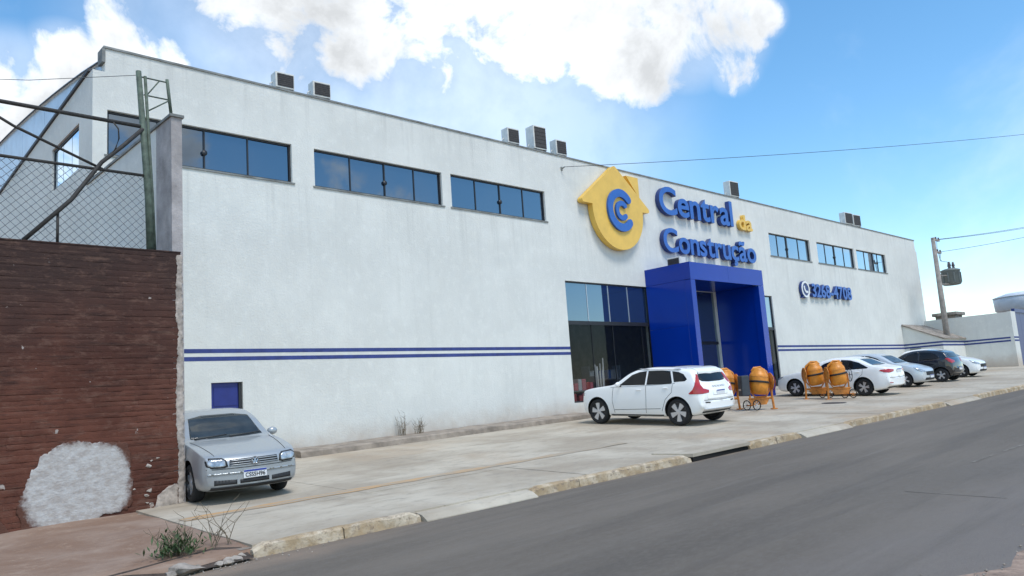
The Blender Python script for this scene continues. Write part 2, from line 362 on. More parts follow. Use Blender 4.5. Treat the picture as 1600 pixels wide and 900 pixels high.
def tube(bm, pts, r, n=8, caps=True):
    pts = [Vector(p) for p in pts]; rings = []
    for i, p in enumerate(pts):
        d = (pts[min(i+1, len(pts)-1)] - pts[max(i-1, 0)]).normalized()
        a = d.cross(Vector((0,0,1))) if abs(d.z) < 0.95 else d.cross(Vector((1,0,0)))
        a.normalize(); b = d.cross(a); rr = r[i] if isinstance(r, (list, tuple)) else r
        rings.append([bm.verts.new(p + a*(rr*math.cos(2*math.pi*k/n)) + b*(rr*math.sin(2*math.pi*k/n))) for k in range(n)])
    for i in range(len(rings)-1):
        for k in range(n): bm.faces.new((rings[i][k], rings[i][(k+1)%n], rings[i+1][(k+1)%n], rings[i+1][k]))
    if caps: bm.faces.new(rings[0][::-1]); bm.faces.new(rings[-1])
def tubeobj(name, pts, r, material, parent=None, n=8, sm=True):
    bm = bmesh.new(); tube(bm, pts, r, n); return bmobj(name, bm, material, parent, sm)
def lathe(bm, prof, n=24, axis='Z', center=(0,0,0), caps=True):
    """prof: list of (radius, height) along the axis"""
    c0 = Vector(center); rings = []
    for rr, h in prof:
        ring = []
        for k in range(n):
            a = 2*math.pi*k/n; p = (rr*math.cos(a), rr*math.sin(a), h)
            if axis == 'Y': p = (p[0], p[2], p[1])
            elif axis == 'X': p = (p[2], p[0], p[1])
            ring.append(bm.verts.new(c0 + Vector(p)))
        rings.append(ring)
    for i in range(len(rings)-1):
        for k in range(n): bm.faces.new((rings[i][k], rings[i][(k+1)%n], rings[i+1][(k+1)%n], rings[i+1][k]))
    if caps: bm.faces.new(rings[0][::-1]); bm.faces.new(rings[-1])
def latheobj(name, prof, material, parent=None, n=24, axis='Z', center=(0,0,0), caps=True, sm=True):
    bm = bmesh.new(); lathe(bm, prof, n, axis, center, caps); return bmobj(name, bm, material, parent, sm)
def prism(name, poly, y0, y1, material, parent=None, bev=0.0, plane='XZ', at=0):
    """closed outline in the XZ plane, thickened from y0 to y1"""
    bm = bmesh.new()
    if plane == 'XZ': mk = lambda p, q: (p[0], q, p[1])
    elif plane == 'YZ': mk = lambda p, q: (q, p[0], p[1])
    else: mk = lambda p, q: (p[0], p[1], q)
    a = [bm.verts.new(mk(p, y0)) for p in poly]; b = [bm.verts.new(mk(p, y1)) for p in poly]
    bm.faces.new(a); bm.faces.new(b[::-1]); n = len(poly)
    for i in range(n): bm.faces.new((a[i], b[i], b[(i+1)%n], a[(i+1)%n]))
    bm.normal_update()
    bmesh.ops.triangulate(bm, faces=[f for f in bm.faces if len(f.verts) > 4], ngon_method='EAR_CLIP')
    return bmobj(name, bm, material, parent)

# heights of the place: the lot rises to the right and towards the shop; the road lies a kerb lower
SX, SY = 0.0233, 0.045
def LZ(x, y): return -0.398 + SX*x + SY*y
def KY(x): return 9.24 - 0.022*(x-4.3)
def RZ(x, y): return LZ(x, KY(x)) - 0.13 + 0.012*(KY(x)-y)

# ------------------------------------------------------------------ ground, road, lot
def sheet(name, xs, ys, zf, material):
    bm = bmesh.new()
    grid = [[bm.verts.new((x, y, zf(x, y))) for y in ys] for x in xs]
    for i in range(len(xs)-1):
        for j in range(len(ys)-1): bm.faces.new((grid[i][j], grid[i+1][j], grid[i+1][j+1], grid[i][j+1]))
    return struct(bmobj(name, bm, material, None, True))
clamp = lambda v, a, b: max(a, min(b, v))
def base_z(x, y):
    xx = clamp(x, -60, 110)
    return LZ(xx, 9) - 0.55 + (SY*clamp(y-9, 0, 12))
sheet('ground', [-900,-300,-100,-60,-30,0,20,40,60,80,110,300,900], [-900,-200,-60,-20,0,9,18,30,60,200,900], base_z, M['earth'])
# the road ends in a bumpy broken edge on the near side
xs = [-60,-40,-20,-10,-5] + [x*0.5-4.5 for x in range(0, 60)] + [26,28,32,36,40,50,60,80,110]
def road_y0(x): return 2.22 + 0.16*math.sin(x*2.3) + 0.10*math.sin(x*5.1+1) - 0.02*x
bm = bmesh.new(); rows = []
for x in xs:
    y0 = road_y0(x); y1 = KY(x) + 0.10
    rows.append([bm.verts.new((x, y0+(y1-y0)*t, RZ(x, y0+(y1-y0)*t) - (0.03 if t == 0 else 0))) for t in (0, 0.02, 0.25, 0.5, 0.75, 1)])
for i in range(len(rows)-1):
    for j in range(5): bm.faces.new((rows[i][j], rows[i+1][j], rows[i+1][j+1], rows[i][j+1]))
struct(bmobj('road', bm, M['asphalt'], None, True))
sheet('verge', [-60,-20]+[x*0.8-8 for x in range(0, 60)]+[50,70,110], [-14,-6,-2,0,1,1.5,2.1,2.6], lambda x, y: RZ(x, y) - 0.022 + 0.02*math.sin(x*3+y*4)*(y<2), M['earth'])

road_o = bpy.data.objects['road']
def roadmark(pts, wd, mt):
    bm = bmesh.new(); va = []
    for i, (x, y) in enumerate(pts):
        a = Vector(pts[max(i-1, 0)]); b = Vector(pts[min(i+1, len(pts)-1)]); d = (b-a).normalized(); nn = Vector((-d.y, d.x))*wd*random.uniform(.6, 1.2)/2
        va.append([bm.verts.new((x+q*nn.x, y+q*nn.y, RZ(x+q*nn.x, y+q*nn.y)+.005)) for q in (-1, 1)])
    for i in range(len(va)-1): bm.faces.new((va[i][0], va[i+1][0], va[i+1][1], va[i][1]))
    bmobj('worn_marking', bm, mt, road_o)
def seg(a, b, n, j): return [(a[0]+(b[0]-a[0])*i/n+random.uniform(-j, j), a[1]+(b[1]-a[1])*i/n+random.uniform(-j, j)) for i in range(n+1)]
roadmark(seg((13.1, 4.0), (14.0, 3.95), 8, .01), .05, M['mark']); roadmark(seg((14.5, 3.93), (16.5, 3.83), 12, .01), .05, M['mark'])
roadmark(seg((10.3, 3.94), (10.0, 2.75), 24, .006), .022, M['mark'])

# concrete lot: cast slabs with open joints
lot = struct(boxobj('parking_lot_bed', (4.4, 75, 10, 18.3, -2.0, -1.5), M['earth']))
bm = bmesh.new()
v = [bm.verts.new((x, y, LZ(x, y)-0.03)) for x, y in ((4.2, 9.35), (80, 7.75), (80, 18.45), (4.2, 18.45))]; bm.faces.new(v)
bpy.data.objects.remove(lot)
lot = struct(bmobj('parking_lot', bm, M['ledge']))
xe = [4.35]
while xe[-1] < 78: xe.append(xe[-1] + 3.05 + random.uniform(-0.15, 0.15))
ye = [None, 11.35, 14.75, 18.44]
for i in range(len(xe)-1):
    for j in range(3):
        gp = 0.006
        a, b = xe[i]+gp, xe[i+1]-gp
        y0a = KY(a)+0.13 if j == 0 else ye[j]+gp; y0b = KY(b)+0.13 if j == 0 else ye[j]+gp
        y1 = ye[j+1]-gp
        bm = bmesh.new(); dz = random.uniform(-0.004, 0.004)
        pts = [(a, y0a), (b, y0b), (b, y1), (a, y1)]
        t = [bm.verts.new((x, y, LZ(x, y)+dz)) for x, y in pts]; q = [bm.verts.new((x, y, LZ(x, y)-0.10)) for x, y in pts]
        bm.faces.new(t); bm.faces.new(q[::-1])
        for k in range(4): bm.faces.new((q[k], q[(k+1)%4], t[(k+1)%4], t[k]))
        bmobj('slab', bm, M['concrete'], lot)
# faded orange line
bm = bmesh.new(); n = 30; va = []
for i in range(n+1):
    x = 4.45 + (14.5-4.45)*i/n; y = 11.95 - 0.02*min(x, 12)
    ww = 0.13 + 0.03*math.sin(i*1.7)
    va.append([bm.verts.new((x, y+s*ww, LZ(x, y+s*ww)+0.009)) for s in (-1, 1)])
for i in range(n): bm.faces.new((va[i][0], va[i+1][0], va[i+1][1], va[i][1]))
bmobj('painted_line', bm, M['line'], lot)
# dirt sidewalk before the brown wall
xs = [-60,-30,-12] + [x*0.5-8 for x in range(0, 25)] + [4.352]
def side_z(x, y): return LZ(x, y) + 0.012*math.sin(x*2.1+y) + 0.01*math.sin(y*5-x) - 0.02
bm = bmesh.new(); rows = []
for x in xs:
    k = KY(x) + 0.02 + 0.05*math.sin(x*3.1)
    ys = [k, k+0.03] + [k+0.4*i for i in range(1, 11)] + [13.62]
    rows.append([bm.verts.new((x, y, side_z(x, y) - (0.14 if i == 0 else 0))) for i, y in enumerate(ys)])
for i in range(len(rows)-1):
    for j in range(len(rows[0])-1): bm.faces.new((rows[i][j], rows[i+1][j], rows[i+1][j+1], rows[i][j+1]))
struct(bmobj('sidewalk', bm, M['sidewalk'], None, True))

# kerb stones, dropped ramps
kerb = struct(empty('kerb', (8, 9, 0)))
kerb.location = (0, 0, 0)
def kerbstone(x0, x1, drop=False, end=0):
    bm = bmesh.new(); n = max(3, int((x1-x0)/0.16)); rows = []
    for i in range(n+1):
        x = x0 + (x1-x0)*i/n; y = KY(x)
        j = lambda s: random.uniform(-s, s)
        top = LZ(x, y) + (0.018 if not drop else -0.015); bot = RZ(x, y) - 0.05
        if end and i in ((0,) if end < 0 else (n,)): top -= 0.06
        if drop: prof = [(y+0.14, top), (y-0.02, top-0.03+j(.004)), (y-0.14, RZ(x, y-0.14)+0.014), (y-0.15, bot), (y+0.14, bot)]
        else: prof = [(y+0.14, top+j(.006)), (y+0.03+j(.012), top+j(.009)), (y-0.01+j(.012), top-0.025+j(.012)), (y-0.03+j(.01), bot), (y+0.14, bot)]
        rows.append([bm.verts.new((x, *p)) for p in prof])
    for i in range(n):
        for k in range(5): bm.faces.new((rows[i][k], rows[i][(k+1)%5], rows[i+1][(k+1)%5], rows[i+1][k]))
    bm.faces.new(rows[0]); bm.faces.new(rows[-1][::-1])
    return bmobj('kerb_stone' if not drop else 'kerb_ramp', bm, M['kerb'] if not drop else M['concrete'], kerb)
def kerbrun(x0, x1, step=1.15):
    n = max(1, round((x1-x0)/step))
    for i in range(n):
        kerbstone(x0+(x1-x0)*i/n+0.006, x0+(x1-x0)*(i+1)/n-0.006, end=(-1 if i == 0 else (1 if i == n-1 else 0)))
kerbrun(4.30, 6.75); kerbstone(6.76, 8.92, True)
kerbrun(8.93, 13.25); kerbrun(15.40, 17.65)
kerbstone(17.66, 20.1, True); kerbrun(20.1, 27.0); kerbstone(27.0, 29.9, True); kerbrun(29.9, 46); kerbstone(46.0, 52, True); kerbrun(52, 70)
# storm drain mouth between two kerb runs
dr = empty('storm_drain', (14.3, KY(14.3), RZ(14.3, 9))); tag(dr, 'open storm drain mouth under a concrete cover slab in the kerb', 'storm drain')
bm = bmesh.new(); pts = []
for x, y, z in ((13.27, -0.04, .03), (15.38, -0.04, .03), (15.38, 0.75, .03), (13.0, 0.75, .03)):
    pts.append((x, KY(x)+y))
t = [bm.verts.new((x-14.3, y-dr.location.y, LZ(x, y)+0.03-dr.location.z)) for x, y in pts]
q = [bm.verts.new((x-14.3, y-dr.location.y, LZ(x, y)-0.035-dr.location.z)) for x, y in pts]
bm.faces.new(t); bm.faces.new(q[::-1])
for k in range(4): bm.faces.new((q[k], q[(k+1)%4], t[(k+1)%4], t[k]))
bmobj('cover_slab', bm, M['concrete'], dr)
boxobj('drain_shade_box', (-1.03, 1.07, -0.012, 0.30, -0.05, 0.088), M['hole'], dr)  # solid box, near-black colour stands in for shade inside the mouth
# iron manhole in the lot
mh = empty('manhole', (26.42, 12.05, LZ(26.42, 12.05))); tag(mh, 'round iron manhole cover in the concrete lot near the orange mixers', 'manhole')
latheobj('frame_ring', [(0.40, -0.01), (0.40, 0.012), (0.34, 0.012), (0.34, -0.01)], M['iron'], mh, 24, caps=False)
latheobj('lid', [(0.33, -0.01), (0.33, 0.010), (0.10, 0.014)], M['iron'], mh, 24)
for o_ in mh.children: pass
mh.rotation_euler = (math.atan(SY), -math.atan(SX), 0)
# ledge along the foot of the shop wall
bm = bmesh.new(); rows = []
for i in range(31):
    x = 9.35 + (20.3-9.35)*i/30; j = lambda s: random.uniform(-s, s)
    y0 = 17.40 + j(.02); zt = LZ(x, 17.5) + 0.15 + j(.012)
    rows.append([bm.verts.new(p) for p in ((x, y0-0.02, LZ(x, y0)-0.05), (x, y0, zt-0.03), (x, y0+0.05, zt), (x, 18.49, zt+0.03), (x, 18.49, LZ(x, 18.5)-0.05))])
for i in range(30):
    for k in range(5): bm.faces.new((rows[i][k], rows[i][(k+1)%5], rows[i+1][(k+1)%5], rows[i+1][k]))
bm.faces.new(rows[0]); bm.faces.new(rows[-1][::-1])
tag(bmobj('wall_ledge', bm, M['ledge']), 'low dusty concrete ledge along the foot of the white wall', 'ledge')

# ------------------------------------------------------------------ shop building
FY = 18.5; TOP = 10.32
shop = empty('shop_building', (5.05, FY, 0.4))
tag(shop, 'long white rendered shop with blue portal and high strip windows', 'building')
def sub(o, parent):                     # parent an object built in world coordinates
    o.parent = parent; o.matrix_parent_inverse = Matrix.Translation(-Vector(parent.location)) if parent.type == 'EMPTY' else Matrix()
    return o
openings = {   # x0,x1,z0,z1
 'a': (5.36, 9.95, 7.78, 8.85), 'b': (10.62, 15.08, 7.78, 8.85), 'c': (15.44, 19.73, 7.78, 8.87),
 'd': (35.67, 40.02, 7.78, 8.94), 'e': (40.86, 45.57, 7.78, 8.94), 'f': (45.94, 50.22, 7.78, 8.94),
 'big': (20.44, 25.30, 1.37, 5.70), 'door': (7.67, 8.45, 0.50, 2.53), 'entry': (25.62, 30.2, 0.80, 5.70), 'right': (30.55, 35.28, 1.39, 5.74)}
RECESS = 0.14
def pierced_wall(name, xr, zr, holes, y, depth, material):
    xs = sorted(set([xr[0], xr[1]] + [h[0] for h in holes] + [h[1] for h in holes]))
    zs = sorted(set([zr[0], zr[1]] + [h[2] for h in holes] + [h[3] for h in holes]))
    bm = bmesh.new(); V = {}
    def vt(x, z, yy):
        k = (round(x, 4), round(z, 4), yy)
        if k not in V: V[k] = bm.verts.new((x, yy, z))
        return V[k]
    solid = {}
    for i in range(len(xs)-1):
        for j in range(len(zs)-1):
            cx, cz = (xs[i]+xs[i+1])/2, (zs[j]+zs[j+1])/2
            solid[i, j] = not any(h[0] < cx < h[1] and h[2] < cz < h[3] for h in holes)
    for (i, j), s in solid.items():
        if not s: continue
        a, b, c_, d = xs[i], xs[i+1], zs[j], zs[j+1]
        for yy in (y, y+depth): bm.faces.new([vt(a, c_, yy), vt(b, c_, yy), vt(b, d, yy), vt(a, d, yy)])
        for (di, dj), (p, q) in (((-1,0), ((a,c_),(a,d))), ((1,0), ((b,c_),(b,d))), ((0,-1), ((a,c_),(b,c_))), ((0,1), ((a,d),(b,d)))):
            if not solid.get((i+di, j+dj), False):
                bm.faces.new([vt(*p, y), vt(*q, y), vt(*q, y+depth), vt(*p, y+depth)])
    return bmobj(name, bm, material)
sub(pierced_wall('front_wall', (5.05, 55.62), (0.0, 9.75), [h for h in openings.values()], FY, 0.28, M['plaster']), shop)
sub(boxobj('parapet', (5.31, 55.57, FY+0.001, FY+0.25, 9.75, TOP), M['plaster']), shop)
sub(boxobj('coping', (5.27, 55.60, FY-0.03, FY+0.30, TOP, TOP+0.05), M['coping']), shop)
sub(boxobj('end_cap', (5.24, 5.31, FY-0.02, FY+0.32, 9.98, TOP-0.002), M['coping']), shop)
# double navy stripe, broken by the shop front
for x0, x1 in ((5.055, 20.44), (35.28, 51.335)):
    for z0 in (3.24, 3.052):
        sub(boxobj('painted_stripe', (x0, x1, FY-0.004, FY+0.001, z0, z0+0.10), M['stripe']), shop)
# side wall (left), with a falling top and one window, sheet gable and vaulted roof above it
bm = bmesh.new()
def sw_top(y): return 9.76 - 0.066*(y-18.78)
ys = [18.782, 19.55, 21.95, 30, 46]; V = {}
side = pierced_wall('side', (18.782, 46), (0.0, 8.85), [(19.55, 21.95, 7.68, 8.80)], 0, 0.2, M['plaster'])
for v in side.data.vertices: v.co = (5.05 + v.co.y, v.co.x, v.co.z)
side.name = 'side_wall'; sub(side, shop)
bm = bmesh.new()
prof = [(18.782, 8.85), (46, 8.85), (46, 8.852), (18.782, sw_top(18.782))]
prism_o = prism('side_wall_head', [(18.782, 8.852), (32.5, 8.852), (18.782, sw_top(18.782))], 5.05, 5.25, M['plaster'], None, plane='YZ'); sub(prism_o, shop)
o = prism('eave_trim', [(18.7, sw_top(18.7)+0.01), (32.5, sw_top(32.5)+0.01), (32.5, sw_top(32.5)+0.08), (18.7, sw_top(18.7)+0.08)], 5.0, 5.30, M['dark_trim'], None, plane='YZ'); sub(o, shop)
def arch(y): 
    t = (y-18.5)/34.0; return 10.02 + 1.45*math.sin(math.pi*clamp(t, 0, 1))**0.85
ay = [18.8 + i*(52-18.8)/24 for i in range(25)]
o = prism('sheet_gable', [(18.8, 9.8)] + [(y, arch(y)-0.03) for y in ay] + [(52, 8.8), (32.5, 8.9)], 5.32, 5.36, M['metal_sheet'], None, plane='YZ'); sub(o, shop)
for k in range(1, 6):
    y = 18.8 + k*2.6
    sub(boxobj('sheet_seam', (5.312, 5.32, y, y+0.03, max(sw_top(y), 8.9)+0.11, arch(y)-0.05), M['metal_sheet']), shop)
bm = bmesh.new(); va = [[bm.verts.new((x, y, arch(y)+dz)) for y in ay] for x, dz in ((5.27, 0), (55.3, 0), (55.3, 0.05), (5.27, 0.05))]
for a in range(4):
    for i in range(24): bm.faces.new((va[a][i], va[(a+1)%4][i], va[(a+1)%4][i+1], va[a][i+1]))
sub(bmobj('vaulted_roof', bm, M['metal_sheet'], None, True), shop)
bm = bmesh.new(); tube(bm, [(5.26, y, arch(y)+0.0) for y in ay], 0.02, 6)
sub(bmobj('roof_edge_trim', bm, M['dark_trim']), shop)
sub(boxobj('rear_wall', (5.06, 55.6, 51.6, 52, 0, 9.9), M['plaster']), shop)
sub(boxobj('end_wall', (55.36, 55.60, FY+0.282, 51.59, 0, 9.6), M['plaster']), shop)
sub(boxobj('end_ledge', (55.622, 55.80, FY+0.01, FY+0.5, 0.5, 9.6), M['plaster']), shop)
# interior of the shop front
sub(boxobj('shop_floor', (19.5, 36.2, FY+0.285, 27, 0.70, 0.85), M['shop_floor']), shop)
sub(boxobj('inner_back_wall', (19.5, 36.2, 27, 27.15, 0.7, 6.2), M['interior']), shop)
sub(boxobj('inner_side_wall', (19.3, 19.498, FY+0.285, 27.1, 0.7, 6.2), M['interior']), shop)
sub(boxobj('inner_side_wall', (36.202, 36.4, FY+0.285, 27.1, 0.7, 6.2), M['interior']), shop)
sub(boxobj('inner_ceiling', (19.3, 36.4, FY+0.285, 27.15, 6.202, 6.3), M['interior']), shop)

def frame_mesh(x0, x1, z0, z1, y0, y1, t, sill=True):
    bm = bmesh.new()
    box(bm, x0, x1, y0, y1, z1-t, z1); box(bm, x0, x1, y0, y1, z0, z0+t)
    box(bm, x0, x0+t, y0, y1, z0+t, z1-t); box(bm, x1-t, x1, y0, y1, z0+t, z1-t)
    return bm
def window(x0, x1, z0, z1, cuts, thick=(), latch=None, lab=None):
    y0 = FY + RECESS - 0.06; y1 = FY + RECESS
    t = 0.045
    wdw = bmobj('window', frame_mesh(x0+.003, x1-.003, z0+.003, z1-.003, y0, y1, t), M['black_metal']); sub(wdw, shop)
    xs = [x0+t] + list(cuts) + [x1-t]
    for i in range(len(xs)-1):
        off = 0.012 if i % 2 else 0.0
        p = boxobj('pane', (xs[i]+0.018, xs[i+1]-0.018, y0+0.030+off, y0+0.038+off, z0+t+.002, z1-t-.002), M['pane']); p.parent = wdw
        p.rotation_euler = (0, 0, 0)
    for i, xc in enumerate(cuts):
        hw = 0.05 if i in thick else 0.017
        q = boxobj('mullion', (xc-hw, xc+hw, y0+0.006, y1-0.004, z0+t+.001, z1-t-.001), M['black_metal']); q.parent = wdw
    s = boxobj('sill', (x0-0.06, x1+0.06, FY-0.03, FY+RECESS-0.065, z0-0.045, z0-0.002), M['coping']); s.parent = wdw
    if latch is not None:
        l = latheobj('latch', [(0.07, y0-0.015), (0.07, y0+0.004)], M['black_metal'], None, 12, 'Y', (latch, 0, z0+0.42*(z1-z0))); l.parent = wdw
    return wdw
def cutn(x0, x1, fr): return [x0+(x1-x0)*f for f in fr]
k = openings
window(*k['a'], [6.5, 7.62, 8.75], latch=7.62)
window(*k['b'], [11.80, 12.98, 14.05], latch=12.98)
window(*k['c'], [16.52, 17.62, 18.70], latch=17.62)
window(*k['d'], cutn(k['d'][0], k['d'][1], (.22, .45, .73)), thick=(1,), latch=37.63)
window(*k['e'], cutn(k['e'][0], k['e'][1], (.24, .49, .74)), thick=(1,), latch=43.15)
window(*k['f'], cutn(k['f'][0], k['f'][1], (.30, .60, .75)), thick=(1,))
# window in the side wall
wd = bmobj('window', frame_mesh(19.553, 21.947, 7.683, 8.797, 0.05, 0.11, 0.06), M['black_metal'])
for v in wd.data.vertices: v.co = (5.05+v.co.y, v.co.x, v.co.z)
sub(wd, shop)
for i in range(3):
    p = boxobj('pane', (5.12, 5.128, 19.63+i*0.76, 20.36+i*0.76, 7.75, 8.73), M['pane']); p.parent = wd
# blue side door
d = boxobj('door', (7.675, 8.445, FY+0.09, FY+0.13, 0.52, 2.525), M['blue_door']); sub(d, shop)
for z0, z1 in ((0.62, 1.32), (1.36, 1.93), (1.97, 2.42)):
    p = boxobj('door_panel', (7.76, 8.34, FY+0.078, FY+0.091, z0, z1), M['blue_door'], None, 0.004); p.parent = d
p = boxobj('door_jamb', (8.37, 8.44, FY+0.05, FY+0.088, 0.53, 2.52), M['black_metal']); p.parent = d
# shop-front glazing either side of the portal
def shopfront(x0, x1, z0, z1, zm, cuts_up, cuts_lo):
    y0, y1 = FY+0.06, FY+0.13
    f = bmobj('shop_window', frame_mesh(x0+.004, x1-.004, z0+.004, z1-.004, y0, y1, 0.05), M['black_metal']); sub(f, shop)
    q = boxobj('transom', (x0+.055, x1-.055, y0-0.01, y1-.001, zm-0.07, zm+0.07), M['black_metal']); q.parent = f
    for za, zb, cuts in ((zm+.07, z1-.05, cuts_up), (z0+.05, zm-.07, cuts_lo)):
        xs = [x0+.05] + cuts + [x1-.05]
        for i in range(len(xs)-1):
            p = boxobj('pane', (xs[i]+.012, xs[i+1]-.012, y0+0.03, y0+0.04, za+.002, zb-.002), M['pane'] if za > zm else M['shop_glass']); p.parent = f
        for xc in cuts:
            p = boxobj('mullion', (xc-.012, xc+.012, y0+0.012, y0+0.055, za+.001, zb-.001), M['alloy'] if za > zm else M['black_metal']); p.parent = f
shopfront(*k['big'], 4.20, [21.65, 22.88, 24.05], [21.75, 22.98, 24.75])
shopfront(*k['right'], 4.15, [31.7, 32.9, 34.1], [31.7, 32.9, 34.1])
# entrance wall at the back of the portal
e = boxobj('entrance_door', (26.0, 27.9, FY+0.10, FY+0.14, 0.86, 3.4), M['car_glass']); sub(e, shop)
for x0, x1, z0, z1 in ((25.63, 26.0, 0.86, 5.69), (27.9, 28.02, 0.86, 3.4), (26.93, 26.97, 0.9, 3.35), (26.0, 30.19, 3.402, 3.52)):
    p = boxobj('door_frame', (x0, x1, FY+0.07, FY+0.099, z0, z1), M['black_metal']); p.parent = e
p = boxobj('fixed_pane', (26.0, 30.19, FY+0.10, FY+0.12, 3.53, 5.69), M['pane']); p.parent = e
p = boxobj('fixed_pane', (28.42, 30.19, FY+0.10, FY+0.12, 0.87, 3.40), M['pane']); p.parent = e
p = boxobj('door_leaf_edge', (28.03, 28.40, FY+0.04, FY+0.098, 0.87, 3.39), M['ac_white']); p.parent = e
# goods seen through the left glazing
def shelf(x0, x1, y, cols, label, zs=(0.86, 1.45, 2.05, 2.65)):
    s = empty('display_shelf', ((x0+x1)/2, y, 0.86)); tag(s, label, 'shelf')
    for x in (x0, x1):
        p = boxobj('upright', (x-.02, x+.02, y-.2, y+.2, .86, zs[-1]+.55), M['grey_goods']); sub(p, s)
    for zz in zs:
        p = boxobj('shelf_board', (x0+.021, x1-.021, y-.22, y+.22, zz+.01, zz+.04), M['grey_goods']); sub(p, s)
    for r_, zz in enumerate(zs):
        x = x0+.06
        while x < x1-.3:
            ww = random.uniform(.14, .28); hh = random.uniform(.2, .42); mm = random.choice(cols)
            if random.random() < .88:
                bm = bmesh.new(); box(bm, x, x+ww-.02, y-.18, y+.1, zz+.042, zz+.042+hh); bevel(bm, .012)
                b_ = bmobj('packet', bm, M[mm]); sub(b_, s)
            x += ww
shelf(20.55, 22.5, 19.35, ['pink_goods', 'red_goods', 'pink_goods', 'white_goods'], 'shop shelf full of pink and red packets behind the glass', (0.86, 1.3, 1.75))
shelf(22.75, 24.6, 19.9, ['blue_goods', 'grey_goods', 'blue_goods', 'white_goods'], 'shop shelf of blue and grey goods behind the glass', (0.86, 1.5, 2.15))
# a bundle of pale rolls standing upright in the window
bd = empty('display_stand', (22.5, 19.1, .86)); tag(bd, 'upright bundle of pale rods displayed behind the shop glass', 'display')
for i in range(9):
    a = i*0.7; p = tubeobj('rod', [(22.5+.16*math.cos(a), 19.0+.1*math.sin(a), .86), (22.5+.2*math.cos(a), 19.0+.12*math.sin(a), 2.4+.6*random.random())], .022, M['white_goods'], None, 6); sub(p, bd)

# blue portal
PY = 16.40; px0, px1, pz = 25.18, 30.65, 6.36
portal = boxobj('entrance_portal', (px0, px1, PY+0.012, FY-0.003, 5.70, pz), M['blue_panel']); sub(portal, shop)
def pp(name, b, m_=M['blue_panel'], bev=0.006):
    o = boxobj(name, b, m_, None, bev); o.parent = portal; return o
pp('side_panel', (px0+.004, px0+.29, PY+.30, FY-.003, 3.95, 5.694)); pp('side_panel', (px0+.004, px0+.29, PY+.30, FY-.003, LZ(25, 17)-.05, 3.944))
pp('side_panel', (px1-.40, px1-.004, PY+.30, FY-.003, LZ(30, 17)-.05, 5.694))
pp('front_panel', (px0, 27.9, PY-.004, PY+.010, 5.684, pz-.002)); pp('front_panel', (27.906, px1, PY-.004, PY+.010, 5.684, pz-.002))
pp('front_post', (px0, px0+.30, PY, PY+.296, LZ(25, 16.4)-.05, 5.68)); pp('front_post', (px1-.42, px1, PY, PY+.296, LZ(30, 16.4)-.05, 5.68))
# small lamp hanging in the portal
lmp = empty('pendant_lamp', (26.0, 17.2, 5.70)); tag(lmp, 'small white lamp hanging under the portal ceiling', 'lamp')
for nm, pr, mm in (('cord', [(0.01, -.25), (0.01, -.003)], 'black_metal'), ('shade', [(0.02, -.25), (0.09, -.30), (0.09, -.42), (0.03, -.45)], 'ac_white')):
    latheobj(nm, pr, M[mm], lmp, 12)

# ------------------------------------------------------------------ signs
def txt_mesh(s, size=1.0, ext=0.05, off=0.0, bev=0.0):
    cu = bpy.data.curves.new('lettering', 'FONT'); cu.body = s; cu.size = size; cu.extrude = ext; cu.offset = off
    cu.bevel_depth = bev; cu.bevel_resolution = 2; cu.resolution_u = 6
    o = bpy.data.objects.new('lettering', cu); C.objects.link(o)
    dg = bpy.context.evaluated_depsgraph_get(); dg.update()
    me = bpy.data.meshes.new_from_object(o.evaluated_get(dg)); 
    bpy.data.objects.remove(o); bpy.data.curves.remove(cu)
    return me
def word(s, x0, x1, z0, z1, parent, material, depth=0.18, off=0.020, y=FY, gap=0.03, side=None):
    """each character its own part; the word is fitted to a box on the wall"""
    ms = [(ch, txt_mesh(ch, 1.0, 0.5, off)) for ch in s]
    info = []; X = 0
    for ch, me in ms:
        xs_ = [v.co.x for v in me.vertices]; zs_ = [v.co.y for v in me.vertices]
        info.append((ch, me, min(xs_), max(xs_), min(zs_), max(zs_), X)); X += max(xs_)-min(xs_)+gap
    tot = X-gap; zlo = min(i[4] for i in info if i[0] not in 'ç,'); zhi = max(i[5] for i in info if i[0] not in 'ã')
    sx = (x1-x0)/tot; sz = (z1-z0)/(zhi-zlo)
    for ch, me, a, b, c0, c1, X in info:
        for v in me.vertices:
            v.co = (x0 + (X + v.co.x - a)*sx, y - 0.02 - depth*(v.co.z+0.5), z0 + (v.co.y-zlo)*sz)
        me.materials.clear(); me.materials.append(material); me.materials.append(side or material)
        me.polygons.foreach_set('material_index', [0 if abs(p.normal.y) > .8 else 1 for p in me.polygons])
        o = link('letter', me); sub(o, parent)
sg = empty('shop_name_sign', (30, FY, 7.2)); tag(sg, 'raised blue and yellow shop name letters above the portal', 'sign')
word('Central', 26.36, 32.08, 8.80, 10.02, sg, M['sign_blue'], 0.20, side=M['sign_navy'])
word('da', 32.66, 33.85, 8.76, 9.50, sg, M['sign_yellow'], 0.16)
word('Construção', 26.40, 33.82, 7.20, 8.24, sg, M['sign_blue'], 0.20, side=M['sign_navy'])
em = empty('house_emblem', (23.4, FY, 7.1)); tag(em, 'round yellow house emblem with two blue letters C on the wall', 'sign')
def arcpts(cx, cz, r_, a0, a1, n): return [(cx + r_*math.cos(R(a0+(a1-a0)*i/n)), cz + r_*math.sin(R(a0+(a1-a0)*i/n))) for i in range(n+1)]
ol = arcpts(23.37, 10.24, .16, 138, 42, 6) + arcpts(25.36, 8.80, .10, 42, -90, 5)
ol += arcpts(23.42, 8.60, 1.58, 3.5, -183.5, 40) + arcpts(21.36, 8.80, .10, 270, 138, 5)
sub(prism('house_plate', ol, FY-.27, FY-.03, M['sign_yellow']), em)
sub(prism('chimney', [(24.12, 10.13), (24.90, 10.13), (24.90, 9.32), (24.84, 9.32)], FY-.25, FY-.03, M['sign_yellow']), em)
